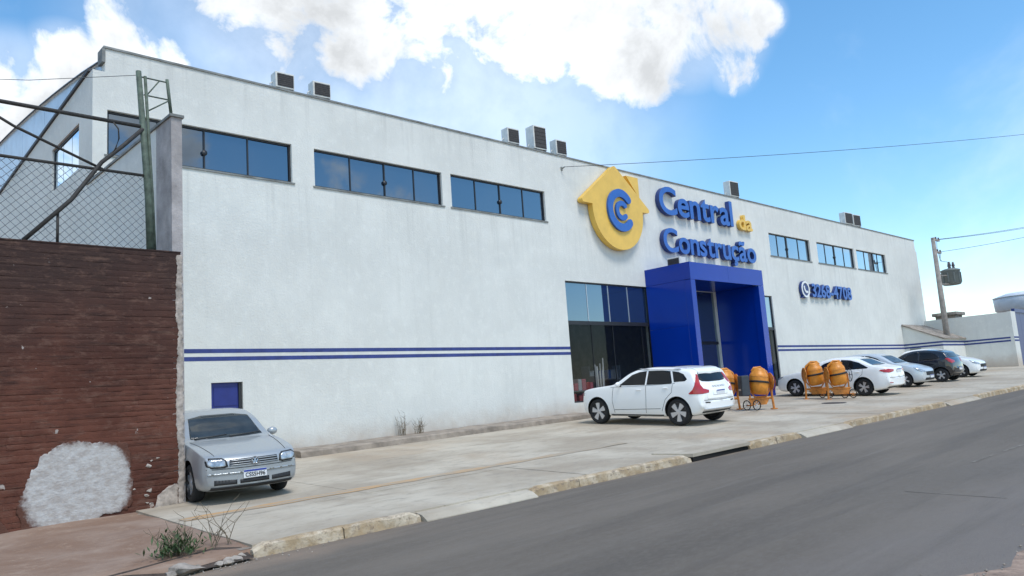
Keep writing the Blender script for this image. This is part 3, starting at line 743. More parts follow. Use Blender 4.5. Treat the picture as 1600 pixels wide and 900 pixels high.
def cee(cx, cz, ro, ri, a0, a1, sx=1):
    rm, h = (ro+ri)/2, (ro-ri)/2
    p = arcpts(cx, cz, ro, a0, a1, 30)
    e1 = (cx+rm*math.cos(R(a1)), cz+rm*math.sin(R(a1))); p += arcpts(e1[0], e1[1], h, a1, a1+180, 7)[1:-1]
    p += arcpts(cx, cz, ri, a1, a0, 30)
    e0 = (cx+rm*math.cos(R(a0)), cz+rm*math.sin(R(a0))); p += arcpts(e0[0], e0[1], h, a0-180, a0, 7)[1:-1]
    return [(cx+(x-cx)*sx, z) for x, z in p]
sub(prism('letter', cee(23.50, 8.60, .86, .54, 42, 318, 0.98), FY-.36, FY-.272, M['sign_blue']), em)
sub(prism('letter', cee(23.55, 8.59, .40, .20, 45, 315, 1.0), FY-.36, FY-.272, M['sign_blue']), em)
em.location.x += .12; em.scale = (.97, 1, .98)
ph = empty('phone_number_sign', (41, FY, 5.8)); tag(ph, 'raised blue phone number with round chat symbol on the white wall', 'sign')
word('3268-4708', 39.30, 44.12, 5.82, 6.56, ph, M['sign_blue'], 0.16, 0.026, side=M['sign_navy'])
bc, bz = 38.58, 6.20
bub = arcpts(bc, bz, .45, -112, 228, 36) + [(bc-.40, bz-.44)]
sub(prism('chat_bubble', bub, FY-.16, FY-.03, M['sign_navy']), ph)
bm = bmesh.new()
a = [bm.verts.new((bc+.43*math.cos(R(i*10)), FY-.185, bz+.43*math.sin(R(i*10)))) for i in range(36)]
b = [bm.verts.new((bc+.33*math.cos(R(i*10)), FY-.185, bz+.33*math.sin(R(i*10)))) for i in range(36)]
fs = [bm.faces.new((a[i], a[(i+1)%36], b[(i+1)%36], b[i])) for i in range(36)]
ex = bmesh.ops.extrude_face_region(bm, geom=fs); bmesh.ops.translate(bm, verts=[v for v in ex['geom'] if isinstance(v, bmesh.types.BMVert)], vec=(0, .023, 0))
sub(bmobj('bubble_ring', bm, M['white_paint']), ph)
sub(prism('handset', cee(bc+.10, bz+.09, .28, .17, 170, 290), FY-.185, FY-.162, M['white_paint']), ph)

# ------------------------------------------------------------------ air conditioners on the roof and the portal
def ac_unit(x, y, z, wd, dp, ht, rz, label, group):
    a = empty('condenser_unit', (x, y, z), (0, 0, rz)); tag(a, label, 'air conditioner', group)
    boxobj('casing', (-wd/2, wd/2, -dp/2, dp/2, 0.05, ht), M['ac_white'], a, 0.012)
    boxobj('coil_face', (-wd/2+.05, wd/2-.03, -dp/2-.012, -dp/2-.001, 0.10, ht-.05), M['ac_coil'], a)
    for i in range(6):
        zz = .13 + (ht-.22)*i/5
        boxobj('grille_bar', (-wd/2+.05, wd/2-.03, -dp/2-.020, -dp/2-.0125, zz, zz+.012), M['ac_coil'], a)
    for s in (-1, 1): boxobj('foot', (s*wd*.35-.04, s*wd*.35+.04, -dp/2, dp/2, -0.02, .049), M['black_metal'], a)
    bm = bmesh.new(); tube(bm, [(-wd/2-.01, .05, .25), (-wd/2-.07, .05, .2), (-wd/2-.08, .05, .05), (-wd/2-.02, .1, -.01)], .018, 6)
    bmobj('pipe', bm, M['ac_white'], a, True)
    return a
ga = 'condenser units along the roof edge'
T2 = TOP+.07
ac_unit(9.87, 18.74, T2, .54, .32, .50, R(-3), 'roof condenser nearest the left end of the parapet', ga)
ac_unit(11.0, 18.74, T2, .54, .32, .50, R(-4), 'second roof condenser from the left end of the parapet', ga)
ac_unit(18.47, 18.74, T2, .54, .34, .60, R(-3), 'small roof condenser left of the tall one above the third window', ga)
ac_unit(19.77, 18.74, T2, .62, .42, .92, R(-3), 'tall roof condenser in the middle of the row of three', ga)
ac_unit(20.92, 18.74, T2, .54, .34, .62, R(-3), 'roof condenser just right of the tall one, left of the emblem', ga)
ac_unit(33.0, 18.74, T2, .72, .36, .80, R(-4), 'lone roof condenser above the yellow word of the sign', ga)
ac_unit(45.7, 18.74, T2, .85, .36, .75, R(-5), 'left one of the paired roof condensers at the far end', ga)
ac_unit(46.85, 18.74, T2, .85, .36, .75, R(-5), 'right one of the paired roof condensers at the far end', ga)
gb = 'condenser units on the portal roof'
ac_unit(26.30, 17.70, pz+.03, .60, .46, .42, R(-90), 'condenser on the portal roof at its left edge', gb)
ac_unit(28.8, 18.15, pz+.03, .85, .34, .40, R(-4), 'low condenser on the middle of the portal roof', gb)

# cable hook and service cable, small spot lamp
hk = empty('cable_bracket', (20.73, FY, 9.86)); tag(hk, 'small metal cable bracket near the roof edge left of the emblem', 'bracket')
boxobj('plate', (-.04, .04, -.03, -.001, -.07, .07), M['coping'], hk); tubeobj('hook', [(0, -.03, 0), (0, -.16, .03)], .025, M['coping'], hk)
bm = bmesh.new(); A = Vector((20.73, FY-.16, 9.89)); B = Vector((62, 6.0, 16.2)); pts = []
for i in range(41):
    t = i/40; p = A.lerp(B, t); p.z -= 4*0.30*t*(1-t); pts.append(p)
tube(bm, pts, .011, 5)
tag(bmobj('service_cable', bm, M['black_metal']), 'thin service cable running from the wall bracket across the sky', 'cable')

# ------------------------------------------------------------------ tall boundary wall and the brown brick wall
bw = empty('boundary_wall', (5.05, 13.5, .3)); tag(bw, 'tall thin grey and white boundary wall beside the shop', 'wall')
sub(boxobj('wall_end', (4.955, 5.14, 13.505, 14.25, 0.1, 7.0), M['plaster_grey']), bw)
sub(boxobj('wall_panel', (4.957, 5.138, 14.252, FY-.003, 0.1, 7.0), M['plaster']), bw)
sub(boxobj('coping', (4.925, 5.17, 13.47, FY-.004, 7.002, 7.05), M['coping']), bw)

BY = 13.50; BT = 4.56; BX0, BX1 = -6.0, 5.09
br = empty('brick_wall', (0, BY, 0.1)); tag(br, 'old dark brown painted brick wall with a white patch', 'wall')
sub(boxobj('wall_core', (BX0, BX1-.004, BY+.009, BY+.20, -.3, BT-.01), M['brick']), br)
nc = 50; ch = (BT+0.05)/nc
ph_ = [random.uniform(0, 6.28) for _ in range(12)]
def cover(x, z):            # how far old paint and mortar fill the joints
    return .5 + .5*math.sin(x*1.9+ph_[0]+1.3*math.sin(z*1.7+ph_[1]))*math.sin(z*2.3+ph_[2]+1.1*math.sin(x*1.3+ph_[3]))
zc_ = [-0.05]
for i in range(nc): zc_.append(zc_[-1] + ch*random.uniform(.80, 1.20))
kz = (BT+.05)/(zc_[-1]+.05); zc_ = [-.05+(z+.05)*kz for z in zc_]
for i in range(nc):
    z0 = zc_[i]; hh = zc_[i+1]-z0; bm = bmesh.new(); rows = []; wob = 0.0; off = random.uniform(-.003, .003)
    x = BX0; edges_ = []                       # bricks of uneven length, each a little proud or sunk
    while x < BX1:
        l_ = random.uniform(.14, .30); o_ = random.uniform(-.006, .004); e_ = min(x+l_, BX1)
        for q_ in (0.01, .34, .67, .985): edges_.append((x+(e_-x)*q_, o_))
        x = e_
    edges_[-1] = (BX1, edges_[-1][1])
    for x, o_ in edges_:
        q = lambda s_: random.uniform(-s_, s_)
        wob = .8*wob + q(.003); f = cover(x, z0)**1.6
        y = BY - .003 + off + o_*(.35+f) + q(.002); dj = .0008 + .007*f*random.uniform(.1, 1.4)
        rows.append([bm.verts.new(p) for p in ((x, y+dj, z0+.0005+wob), (x, y+.25*dj, z0+.010+wob+q(.004)), (x, y-.001, z0+hh*.5+wob), (x, y+.2*dj, z0+hh-.010+wob+q(.004)), (x, y+dj, z0+hh-.0005+wob))])
    for j in range(len(rows)-1):
        for k_ in range(4): bm.faces.new((rows[j][k_], rows[j+1][k_], rows[j+1][k_+1], rows[j][k_+1]))
    sub(bmobj('brick_course', bm, M['brick'], None, i % 3 == 0), br)
sub(boxobj('wall_cap', (BX0, BX1+.004, BY-.012, BY+.21, BT-.008, BT+.012), M['brick']), br)
def rough_patch(name, outline, y, amp, material, parent, res=.07, thick=.03, rag=.0):
    pts = []; n = len(outline); wk = Vector((0, 0))
    for i in range(n):
        a, b = Vector(outline[i]), Vector(outline[(i+1)%n]); m_ = max(1, int((b-a).length/res))
        for s_ in range(m_):
            wk = wk*.72 + Vector((random.uniform(-1, 1), random.uniform(-1, 1)))*rag
            pts.append(a.lerp(b, s_/m_) + wk + Vector((random.uniform(-1, 1), random.uniform(-1, 1)))*res*.36)
    nb = len(pts); xs_ = [p.x for p in pts]; zs_ = [p.y for p in pts]
    x = min(xs_)
    while x < max(xs_):
        z = min(zs_)
        while z < max(zs_):
            pts.append(Vector((x+random.uniform(-.3, .3)*res, z+random.uniform(-.3, .3)*res))); z += res
        x += res
    vs_, es, fs, *_ = delaunay_2d_cdt(pts, [], [list(range(nb))], 1, 1e-5)
    bm = bmesh.new(); bv = [bm.verts.new((p.x, y - random.uniform(0, amp), p.y)) for p in vs_]
    for f in fs:
        try: bm.faces.new([bv[i] for i in f])
        except ValueError: pass
    bmesh.ops.delete(bm, geom=[v for v in bm.verts if not v.link_faces], context='VERTS')
    ed = [e_ for e_ in bm.edges if e_.is_boundary]
    ex = bmesh.ops.extrude_edge_only(bm, edges=ed)
    for v in ex['geom']:
        if isinstance(v, bmesh.types.BMVert): v.co.y += thick
    return sub(bmobj(name, bm, material, None, True), parent)
# outlines measured on the wall face
rough_patch('plaster_patch', [(2.74,.20),(2.74,.55),(2.84,.92),(2.98,1.26),(3.26,1.44),(3.60,1.48),(3.92,1.42),(4.16,1.42),(4.28,1.22),(4.24,1.02),(4.32,.80),(4.28,.50),(4.24,.34),(3.85,.30),(3.4,.22)], BY-.009, .006, M['patch'], br, .03, .03, .022)
rough_patch('plaster_patch', [(2.30,.18),(2.28,.6),(2.45,.62),(2.56,.36),(2.66,.2)], BY-.012, .006, M['patch'], br, .03, .03)
rough_patch('edge_mortar', [(5.02,.32),(5.03,1.2),(4.99,2.0),(5.04,3.0),(5.0,3.6),(5.03,4.5),(5.115,4.5),(5.115,.32)], BY-.014, .005, M['edge_plaster'], br, .03, .23, .009)
rough_patch('edge_mortar', [(4.62,.28),(4.70,.50),(4.84,.62),(5.01,.66),(5.01,.30)], BY-.012, .006, M['edge_plaster'], br, .04, .03)

rk = random.Random(5)
for i in range(18):                     # flakes of lime and bare mortar round the patch and along the foot
    if i < 5: x, z = rk.uniform(4.3, 4.7), rk.uniform(.4, 1.2)
    else: x, z = rk.uniform(2.3, 5.0), .34+abs(rk.gauss(0, .18))
    rr = rk.uniform(.015, .035)
    rough_patch('plaster_flake', [(x+rr*1.5*math.cos(t*1.05)*rk.uniform(.6, 1.2), z+rr*math.sin(t*1.05)*rk.uniform(.5, 1.1)) for t in range(6)], BY-.008, .002, M['edge_plaster'], br, .03, .02)

# ------------------------------------------------------------------ chain-link fence on the brick wall
fn = empty('chain_link_fence', (4.6, BY+.1, BT)); tag(fn, 'green post and pipe fence with wire netting on the brick wall', 'fence')
FYc = BY + .10
sub(tubeobj('post', [(4.63, FYc, BT-.1), (4.60, FYc, 5.5), (4.44, FYc, 7.75)], [.062, .060, .045], M['green_post'], None, 10), fn)
sub(tubeobj('post', [(4.70, FYc, BT+.03), (4.66, FYc, 5.6), (4.55, FYc, 7.68)], .028, M['green_post'], None, 8), fn)
sub(tubeobj('post', [(5.0, FYc+.02, 7.05), (4.93, FYc+.02, 7.72)], .03, M['green_post'], None, 8), fn)
sub(tubeobj('post', [(3.22, FYc, BT), (3.22, FYc, 5.10)], .022, M['rust_pipe'], None, 8), fn)
for z, xr, r_ in ((6.75, 4.50, .035), (5.88, 4.56, .026)):
    sub(tubeobj('rail', [(BX0, FYc, z), (-2, FYc, z), (2, FYc, z+.004), (xr, FYc, z)], r_, M['rust_pipe'], None, 8), fn)
sub(tubeobj('brace', [(4.50, FYc-.03, 6.70), (4.16, FYc-.03, 6.32), (3.85, FYc-.03, 6.0), (3.4, FYc-.03, 5.3), (2.75, FYc-.03, BT+.02)], .034, M['rust_pipe'], None, 8), fn)
sub(tubeobj('brace', [(2.0, FYc+.03, 6.72), (2.6, FYc+.03, 6.40), (3.88, FYc+.03, 5.90)], .024, M['rust_pipe'], None, 8), fn)
sub(tubeobj('cable_loop', [(4.02, FYc-.05, 6.72), (4.10, FYc-.05, 6.62), (4.11, FYc-.05, 6.45), (4.06, FYc-.05, 6.28), (4.0, FYc-.05, 6.15)], .012, M['rust_pipe'], None, 6), fn)
for a, b in (((4.50, 7.66), (4.93, 7.66)), ((4.53, 7.34), (4.95, 7.34)), ((4.55, 7.30), (4.79, 7.65)), ((4.60, 7.06), (4.95, 7.32))):
    sub(tubeobj('rung', [(a[0], FYc+.01, a[1]), (b[0], FYc+.01, b[1])], .013, M['green_post'], None, 6), fn)
bm = bmesh.new(); pit = .135; x0, x1, z0, z1 = BX0, 4.58, BT+.035, 5.87
c_ = x0 - (z1-z0)
while c_ < x1 + (z1-z0):
    for s, yo in ((1, 0), (-1, .006)):
        # line x = c + s*(z-z0)
        a = (c_, z0) ; b = (c_ + s*(z1-z0), z1); pts = []
        n = 14
        for i in range(n+1):
            t = i/n; x = a[0]+(b[0]-a[0])*t; z = z0+(z1-z0)*t
            if x0 <= x <= x1: pts.append((x, FYc + yo + .003*math.sin(i*2.4+c_*9), z))
        if len(pts) > 1: tube(bm, pts, .0044, 3, False)
    c_ += pit
o = sub(bmobj('wire_netting', bm, M['wire']), fn); o['kind'] = 'stuff'
ww = tubeobj('guy_wire', [(4.45, FYc, 7.68), (3.2, FYc+2, 8.0), (-2, FYc+6, 8.4)], .006, M['wire'], None, 5); sub(ww, fn)

# ------------------------------------------------------------------ cars
def pchip(pts):
    X = np.array([p[0] for p in pts], float); Y = np.array([p[1] for p in pts], float)
    h = np.diff(X); dl = np.diff(Y)/h; d = np.zeros(len(X))
    for i in range(1, len(X)-1):
        if dl[i-1]*dl[i] > 0:
            w1, w2 = 2*h[i]+h[i-1], h[i]+2*h[i-1]; d[i] = (w1+w2)/(w1/dl[i-1]+w2/dl[i])
    d[0], d[-1] = dl[0], dl[-1]
    def f(x):
        i = int(np.clip(np.searchsorted(X, x)-1, 0, len(X)-2)); t = (x-X[i])/h[i]; t = min(1, max(0, t))
        return (1+2*t)*(1-t)**2*Y[i] + t*(1-t)**2*h[i]*d[i] + t*t*(3-2*t)*Y[i+1] + t*t*(t-1)*h[i]*d[i+1]
    return f
class Car:
    """x runs from the nose (0) to the tail (L); built about the middle of the wheelbase, nose to +X of the empty"""
    def __init__(s, name, spec, paint, loc, heading, label, group='cars parked before the shop', cat='car'):
        s.sp = spec; s.paint = M[paint]; Lc = spec['L']; s.L = Lc
        s.mid = (spec['ax'][0]+spec['ax'][1])/2
        s.root = empty(name); tag(s.root, label, cat, group)
        nrm = Vector((-SX, -SY, 1)).normalized(); fw = Vector((math.cos(heading), math.sin(heading), 0)); fw = (fw - nrm*fw.dot(nrm)).normalized()
        lf = nrm.cross(fw)
        mt = Matrix((fw, lf, nrm)).transposed().to_4x4(); mt.translation = (loc[0], loc[1], LZ(*loc)+.004)
        s.root.matrix_world = mt
        s.body()
    def X(s, x): return s.mid - x
    def body(s):
        sp = s.sp; Lc = s.L
        top, belt, bot, wid = pchip(sp['top']), pchip(sp['belt']), pchip(sp['bot']), pchip(sp['wid'])
        x0 = sp.get('x0', 0); s.x0 = x0
        xs = sorted(set([x0, x0+.015, x0+.04, x0+.08] + list(np.linspace(x0+.12, Lc-.12, 74)) + [Lc-.08, Lc-.04, Lc-.015, Lc]))
        tum = sp.get('tum', .34); bow = sp.get('bow', (.16, .12)); W = max(p[1] for p in sp['wid'])
        bm = bmesh.new(); rings = []
        for x in xs:
            zt, zl, wv = top(x), bot(x), wid(x); zb = min(belt(x), zt-.012); H = zt-zb; hb = zb-zl
            wb = .962*wv; wt = wb - tum*H
            half = [(0, zl), (.5*wv, zl), (.80*wv, zl+.004), (.92*wv, zl+.03), (.965*wv, zl+.10*hb+.02), (.988*wv, zl+.28*hb), (wv, zl+.48*hb), (.998*wv, zl+.62*hb), (.985*wv, zl+.80*hb), (.975*wv, zl+.92*hb), (wb, zb)]
            for q in (.2, .4, .6, .78): half.append((wb-tum*H*q, zb+H*q))
            half += [(wb-tum*H*.90-.012, zb+H*.89), (wt-.045, zb+H*.952), (wt*.86-.03, zb+H*.978), (wt*.62, zb+H*.992), (wt*.32, zb+H*.999), (0, zt)]
            ring = []
            full = half + [(-y, z) for y, z in half[-2:0:-1]]
            for y, z in full:
                sh = 0
                if x-x0 < .7: sh = bow[0]*(y/W)**2*(1-(x-x0)/.7)
                if x > Lc-.6: sh = -bow[1]*(y/W)**2*(1-(Lc-x)/.6)
                ring.append(bm.verts.new((s.X(x+sh), y, z)))
            rings.append(ring)
        n = len(rings[0])
        for i in range(len(rings)-1):
            for k_ in range(n): bm.faces.new((rings[i][k_], rings[i][(k_+1)%n], rings[i+1][(k_+1)%n], rings[i+1][k_]))
        for ring, xe_, front in ((rings[0], x0, True), (rings[-1], Lc, False)):     # end faces as a grid that follows the bowed ends
            K = n//2; rws = []
            for k_ in range(K+1):
                if k_ in (0, K): rws.append([ring[k_]]*9); continue
                a, b = ring[k_].co, ring[n-k_].co; rw_ = [ring[k_]]
                for q in range(1, 8):
                    y = a.y + (b.y-a.y)*q/8; sh = bow[0]*(y/W)**2 if front else -bow[1]*(y/W)**2
                    rw_.append(bm.verts.new((s.X(xe_+sh), y, a.z + (b.z-a.z)*q/8)))
                rws.append(rw_ + [ring[n-k_]])
            for k_ in range(K):
                for q in range(8):
                    f = []
                    for v in (rws[k_][q], rws[k_][q+1], rws[k_+1][q+1], rws[k_+1][q]):
                        if v not in f: f.append(v)
                    if len(f) > 2: bm.faces.new(f)
        bmesh.ops.recalc_face_normals(bm, faces=bm.faces[:])
        bm.normal_update(); bm.verts.index_update(); bm.faces.index_update()
        s.bvh = BVHTree.FromBMesh(bm); s.fv = [[v.index for v in f.verts] for f in bm.faces]; s.vn = [v.normal.copy() for v in bm.verts]; s.vc = [v.co.copy() for v in bm.verts]
        me = bpy.data.meshes.new('body'); bm.to_mesh(me); bm.free(); me.materials.append(s.paint); me.materials.append(M['plastic'])
        tmp = bpy.data.objects.new('body', me); C.objects.link(tmp)
        cuts = []
        for ax in sp['ax']:
            for sd in (-1, 1):
                bmc = bmesh.new(); lathe(bmc, [(sp['rw']+.055, sd*(W-.26)), (sp['rw']+.055, sd*(W+.2))], 40, 'Y', (s.X(ax), 0, sp['rw']+.012))
                bmesh.ops.recalc_face_normals(bmc, faces=bmc.faces[:])
                mc = bpy.data.meshes.new('cut'); bmc.to_mesh(mc); bmc.free(); mc.materials.append(s.paint); mc.materials.append(M['plastic'])
                mc.polygons.foreach_set('material_index', [1]*len(mc.polygons))
                oc = bpy.data.objects.new('cut', mc); C.objects.link(oc); cuts.append(oc)
                md = tmp.modifiers.new('arch', 'BOOLEAN'); md.object = oc; md.operation = 'DIFFERENCE'; md.solver = 'EXACT'
        dg = bpy.context.evaluated_depsgraph_get(); dg.update()
        me2 = bpy.data.meshes.new_from_object(tmp.evaluated_get(dg))
        for o in cuts + [tmp]: bpy.data.objects.remove(o)
        me2.name = 'body'
        # smooth everywhere except arch cuts
        sm = [p.material_index == 0 and len(p.vertices) <= 8 for p in me2.polygons]; me2.polygons.foreach_set('use_smooth', sm)
        ln = []
        for p in me2.polygons:
            for li in p.loop_indices:
                co = me2.vertices[me2.loops[li].vertex_index].co
                if p.material_index == 0 and len(p.vertices) <= 8:
                    h, nr, fi, ds = s.bvh.find_nearest(co); vi = s.fv[fi]; a = Vector((0, 0, 0))
                    for k_ in vi: a += s.vn[k_]/((s.vc[k_]-h).length+1e-4)**2
                    a.normalize(); ln.append(a if a.dot(p.normal) > .2 else p.normal.copy())
                else: ln.append(p.normal.copy())
        me2.normals_split_custom_set(ln)
        s.bodyo = link('body', me2, None, s.root)
        s.W = W
    def hit(s, p, d):
        h, nr, *_ = s.bvh.ray_cast(Vector(p), Vector(d))
        if h is None: h, nr, *_ = s.bvh.find_nearest(Vector(p) + Vector(d)*3)
        return h, nr
    def patch(s, name, poly, view, material, off=.005, res=.05, parent=None, thick=.014, sm=True):
        """outline seen from a side ('L','R': x,z), the front/rear ('F','B': y,z) or above ('T': x,y), laid on the body"""
        pts = []; n = len(poly)
        for i in range(n):
            a, b = Vector(poly[i]), Vector(poly[(i+1)%n]); m_ = max(1, int((b-a).length/res))
            pts += [a.lerp(b, q/m_) for q in range(m_)]
        nb = len(pts); x0 = min(p.x for p in pts); x1 = max(p.x for p in pts); z0 = min(p.y for p in pts); z1 = max(p.y for p in pts)
        x = x0+res*.5
        while x < x1:
            z = z0+res*.5
            while z < z1: pts.append(Vector((x, z))); z += res
            x += res
        vs_, es, fs, *_ = delaunay_2d_cdt(pts, [], [list(range(nb))], 1, 1e-6)
        bm = bmesh.new(); bv = []
        for p in vs_:
            if view in ('L', 'R'):
                sd = 1 if view == 'L' else -1; o, d = (s.X(p.x), sd*3, p.y), (0, -sd, 0)
            elif len(view) == 2:          # a rear or front corner seen diagonally: u runs from the end face (-) to the flank (+)
                ex_ = -1 if view[0] == 'B' else 1; sd = 1 if view[1] == 'L' else -1
                cx_, cy_ = s.X(s.L if ex_ < 0 else s.x0), sd*s.W; k2 = math.sqrt(.5)
                d = (-ex_*k2, -sd*k2, 0); o = (cx_ - ex_*k2*p.x - d[0]*3, cy_ + sd*k2*p.x - d[1]*3, p.y)
            elif view == 'F': o, d = (4, p.x, p.y), (-1, 0, 0)
            elif view == 'B': o, d = (-4, p.x, p.y), (1, 0, 0)
            else: o, d = (s.X(p.x), p.y, 4), (0, 0, -1)
            h, nr = s.hit(o, d)
            if nr.dot(Vector(d)) > 0: nr = -nr
            bv.append(bm.verts.new(h + nr*off))
        for f in fs:
            try: bm.faces.new([bv[i] for i in f])
            except ValueError: pass
        bmesh.ops.delete(bm, geom=[v for v in bm.verts if not v.link_faces], context='VERTS')
        ed = [e for e in bm.edges if e.is_boundary]
        bmesh.ops.recalc_face_normals(bm, faces=bm.faces[:])
        dv = {'L': (0,-1,0), 'R': (0,1,0), 'F': (-1,0,0), 'B': (1,0,0), 'T': (0,0,-1), 'BL': (.7,-.7,0), 'BR': (.7,.7,0), 'FL': (-.7,-.7,0), 'FR': (-.7,.7,0)}[view]
        ex = bmesh.ops.extrude_edge_only(bm, edges=ed)
        for v in ex['geom']:
            if isinstance(v, bmesh.types.BMVert): v.co += Vector(dv)*thick
        me = bpy.data.meshes.new(name)
        nside = len(fs); bmesh.ops.recalc_face_normals(bm, faces=bm.faces[:]); bm.to_mesh(me); bm.free()
        me.polygons.foreach_set('use_smooth', [i < nside and sm for i in range(len(me.polygons))])
        return link(name, me, material, parent or s.root)
    def both(s, name, poly, material, **k_):
        return [s.patch(name, poly, v, material, **k_) for v in 'LR']
    def mirror_y(s, name, poly, view, material, **k_):
        return [s.patch(name, [(q*y, z) for y, z in poly], view, material, **k_) for q in (1, -1)]
    def line(s, pts, view, wd=.009, material=None, off=.0045, name='panel_gap'):
        P = [Vector(p) for p in pts]; a, b = [], []
        for i, p in enumerate(P):
            d = (P[min(i+1, len(P)-1)] - P[max(i-1, 0)]).normalized(); nn = Vector((-d.y, d.x))*wd/2
            a.append(tuple(p+nn)); b.append(tuple(p-nn))
        return s.patch(name, a + b[::-1], view, material or M['plastic'], off=off, res=.08, thick=.006)
    def wheels(s, style, rimr=None, n=5):
        rw = s.sp['rw']; tw = .215; yc = s.W - .02 - tw/2; rr = rimr or rw*.68
        bm = bmesh.new()
        lathe(bm, [(rr, -tw/2+.015), (rw-.05, -tw/2), (rw-.012, -tw/2+.022), (rw, -tw/2+.055), (rw, tw/2-.055), (rw-.012, tw/2-.022), (rw-.05, tw/2), (rr, tw/2-.015), (rr-.02, tw/2-.05), (rr-.02, -tw/2+.05), (rr, -tw/2+.015)], 36, 'Y', caps=False)
        bmesh.ops.recalc_face_normals(bm, faces=bm.faces[:])
        tm = bpy.data.meshes.new('wheel'); bm.to_mesh(tm); bm.free(); tm.materials.append(M['tyre'])
        tm.polygons.foreach_set('use_smooth', [True]*len(tm.polygons))
        bm = bmesh.new(); lathe(bm, [(rr-.005, -.06), (rr-.002, tw/2-.018), (rr-.022, tw/2-.012), (rr-.03, tw/2-.05), (.02, tw/2-.075)], 32, 'Y', caps=True)
        bmesh.ops.recalc_face_normals(bm, faces=bm.faces[:])
        rm = bpy.data.meshes.new('rim'); bm.to_mesh(rm); bm.free(); rm.materials.append(M['rim_dark'] if style != 'full' else M['alloy'])
        bm = bmesh.new()
        for i in range(n):
            a = 2*math.pi*i/n
            subs = ((0, .085, .055),) if style in ('single', 'full') else ((-.17, .05, .03), (.17, .05, .03))
            if style == 'blade': subs = ((0, .17, .07),)
            for da, wo, wi in subs:
                ca, sa = math.cos(a+da), math.sin(a+da); r1, r2 = rr-.012, .05
                sw = .10 if style == 'blade' else 0
                q = []
                for yy in (tw/2-.028, tw/2-.055):
                    for rad, hw, tt in ((r2, wi/2, 0), (r1, wo/2, sw)):
                        for sg_ in (-1, 1):
                            px_ = rad*ca - (sg_*hw+tt*rad)*sa; pz_ = rad*sa + (sg_*hw+tt*rad)*ca
                            q.append(bm.verts.new((px_, yy, pz_)))
                for f in ((0,1,3,2), (4,6,7,5), (0,2,6,4), (1,5,7,3), (2,3,7,6), (0,4,5,1)): bm.faces.new([q[j] for j in f])
        lathe(bm, [(.065, tw/2-.05), (.065, tw/2-.024), (.03, tw/2-.02)], 14, 'Y')
        bmesh.ops.recalc_face_normals(bm, faces=bm.faces[:])
        sm_ = bpy.data.meshes.new('spokes'); bm.to_mesh(sm_); bm.free(); sm_.materials.append(M['alloy'])
        for ax in s.sp['ax']:
            for sd in (1, -1):
                wv = link('wheel', tm, None, s.root); wv.location = (s.X(ax), sd*yc, rw)
                wv.rotation_euler = (0, random.uniform(0, 1.2), 0) if sd > 0 else (0, random.uniform(0, 1.2), math.pi)
                link('rim', rm, None, wv); link('spokes', sm_, None, wv)
    def mirrors(s, x, z, material):
        for sd in (1, -1):
            h, nr = s.hit((s.X(x), sd*3, z), (0, -sd, 0))
            bm = bmesh.new(); bmesh.ops.create_icosphere(bm, subdivisions=2, radius=1)
            for v in bm.verts:
                v.co.x *= .075 if v.co.x > 0 else .045; v.co.y *= .105; v.co.z *= .075
                v.co += Vector((h.x, h.y+sd*.125, z+.04))
            mo = bmobj('door_mirror', bm, material, s.root, True)
            bm = bmesh.new(); tube(bm, [(h.x, h.y-sd*.02, z-.02), (h.x, h.y+sd*.09, z)], .024, 6); bmobj('mirror_arm', bm, M['plastic'], mo, True)
    def handles(s, spots):
        for x, z in spots:
            for sd in (1, -1):
                h, nr = s.hit((s.X(x), sd*3, z), (0, -sd, 0))
                bm = bmesh.new(); box(bm, h.x-.09, h.x+.09, h.y+sd*.012-.014, h.y+sd*.012+.014, z-.014, z+.014); bevel(bm, .009, 2); bmobj('door_handle', bm, s.paint, s.root)
    def plate(s, view, z, text, wide=.40, hh=.13):
        sd = 1 if view == 'F' else -1
        h, nr = s.hit((sd*4, 0, z), (-sd, 0, 0)); x = h.x + sd*.012
        pl = boxobj('license_plate', (x-.006, x+.006, -wide/2, wide/2, z-hh/2, z+hh/2), M['plate_white'], s.root)
        boxobj('plate_band', (x+sd*.0065-.001, x+sd*.0065+.002, -wide/2+.004, wide/2-.004, z+hh/2-.034, z+hh/2-.004), M['plate_blue'], pl)
        if text:
            me = txt_mesh(text, .1, .002, .0015); xs_ = [v.co.x for v in me.vertices]; zs_ = [v.co.y for v in me.vertices]
            a, b, c0, d0 = min(xs_), max(xs_), min(zs_), max(zs_)
            for v in me.vertices:
                u = (v.co.x-a)/(b-a)-.5; zz = (v.co.y-c0)/(d0-c0)
                v.co = (x+sd*.008+v.co.z*sd, sd*u*(wide-.06), z-hh/2+.016+zz*.068)
            link('plate_number', me, M['plastic'], pl)

# silver hatchback, nose to the street
golf = dict(L=4.15, ax=(.87, 3.385), rw=.312, tum=.32, bow=(.15, .10),
 top=[(0,.60),(.02,.68),(.08,.745),(.2,.79),(.5,.85),(1.0,.925),(1.28,.955),(1.95,1.345),(2.2,1.415),(2.7,1.44),(3.3,1.405),(3.68,1.33),(3.98,.99),(4.06,.92),(4.12,.75),(4.15,.6)],
 belt=[(0,.585),(.08,.70),(.5,.79),(1.28,.885),(2.5,.92),(3.6,.95),(3.98,.93),(4.15,.56)],
 bot=[(0,.30),(.06,.235),(.3,.195),(2,.18),(3.7,.2),(4.05,.26),(4.15,.36)],
 wid=[(0,.765),(.08,.815),(.3,.855),(.8,.8675),(3.3,.8675),(3.8,.85),(4.15,.76)])
cr = Car('silver_hatchback', golf, 'silver', (6.09, 14.57), R(-96), 'silver hatchback parked nose out beside the brown brick wall')
cr.root.scale = (1, .95, 1)
cr.patch('windscreen', [(-.66,.985),(-.56,1.31),(-.3,1.352),(.3,1.352),(.56,1.31),(.66,.985),(.35,.968),(-.35,.968)], 'F', M['screen_glass'], off=.007, res=.03)
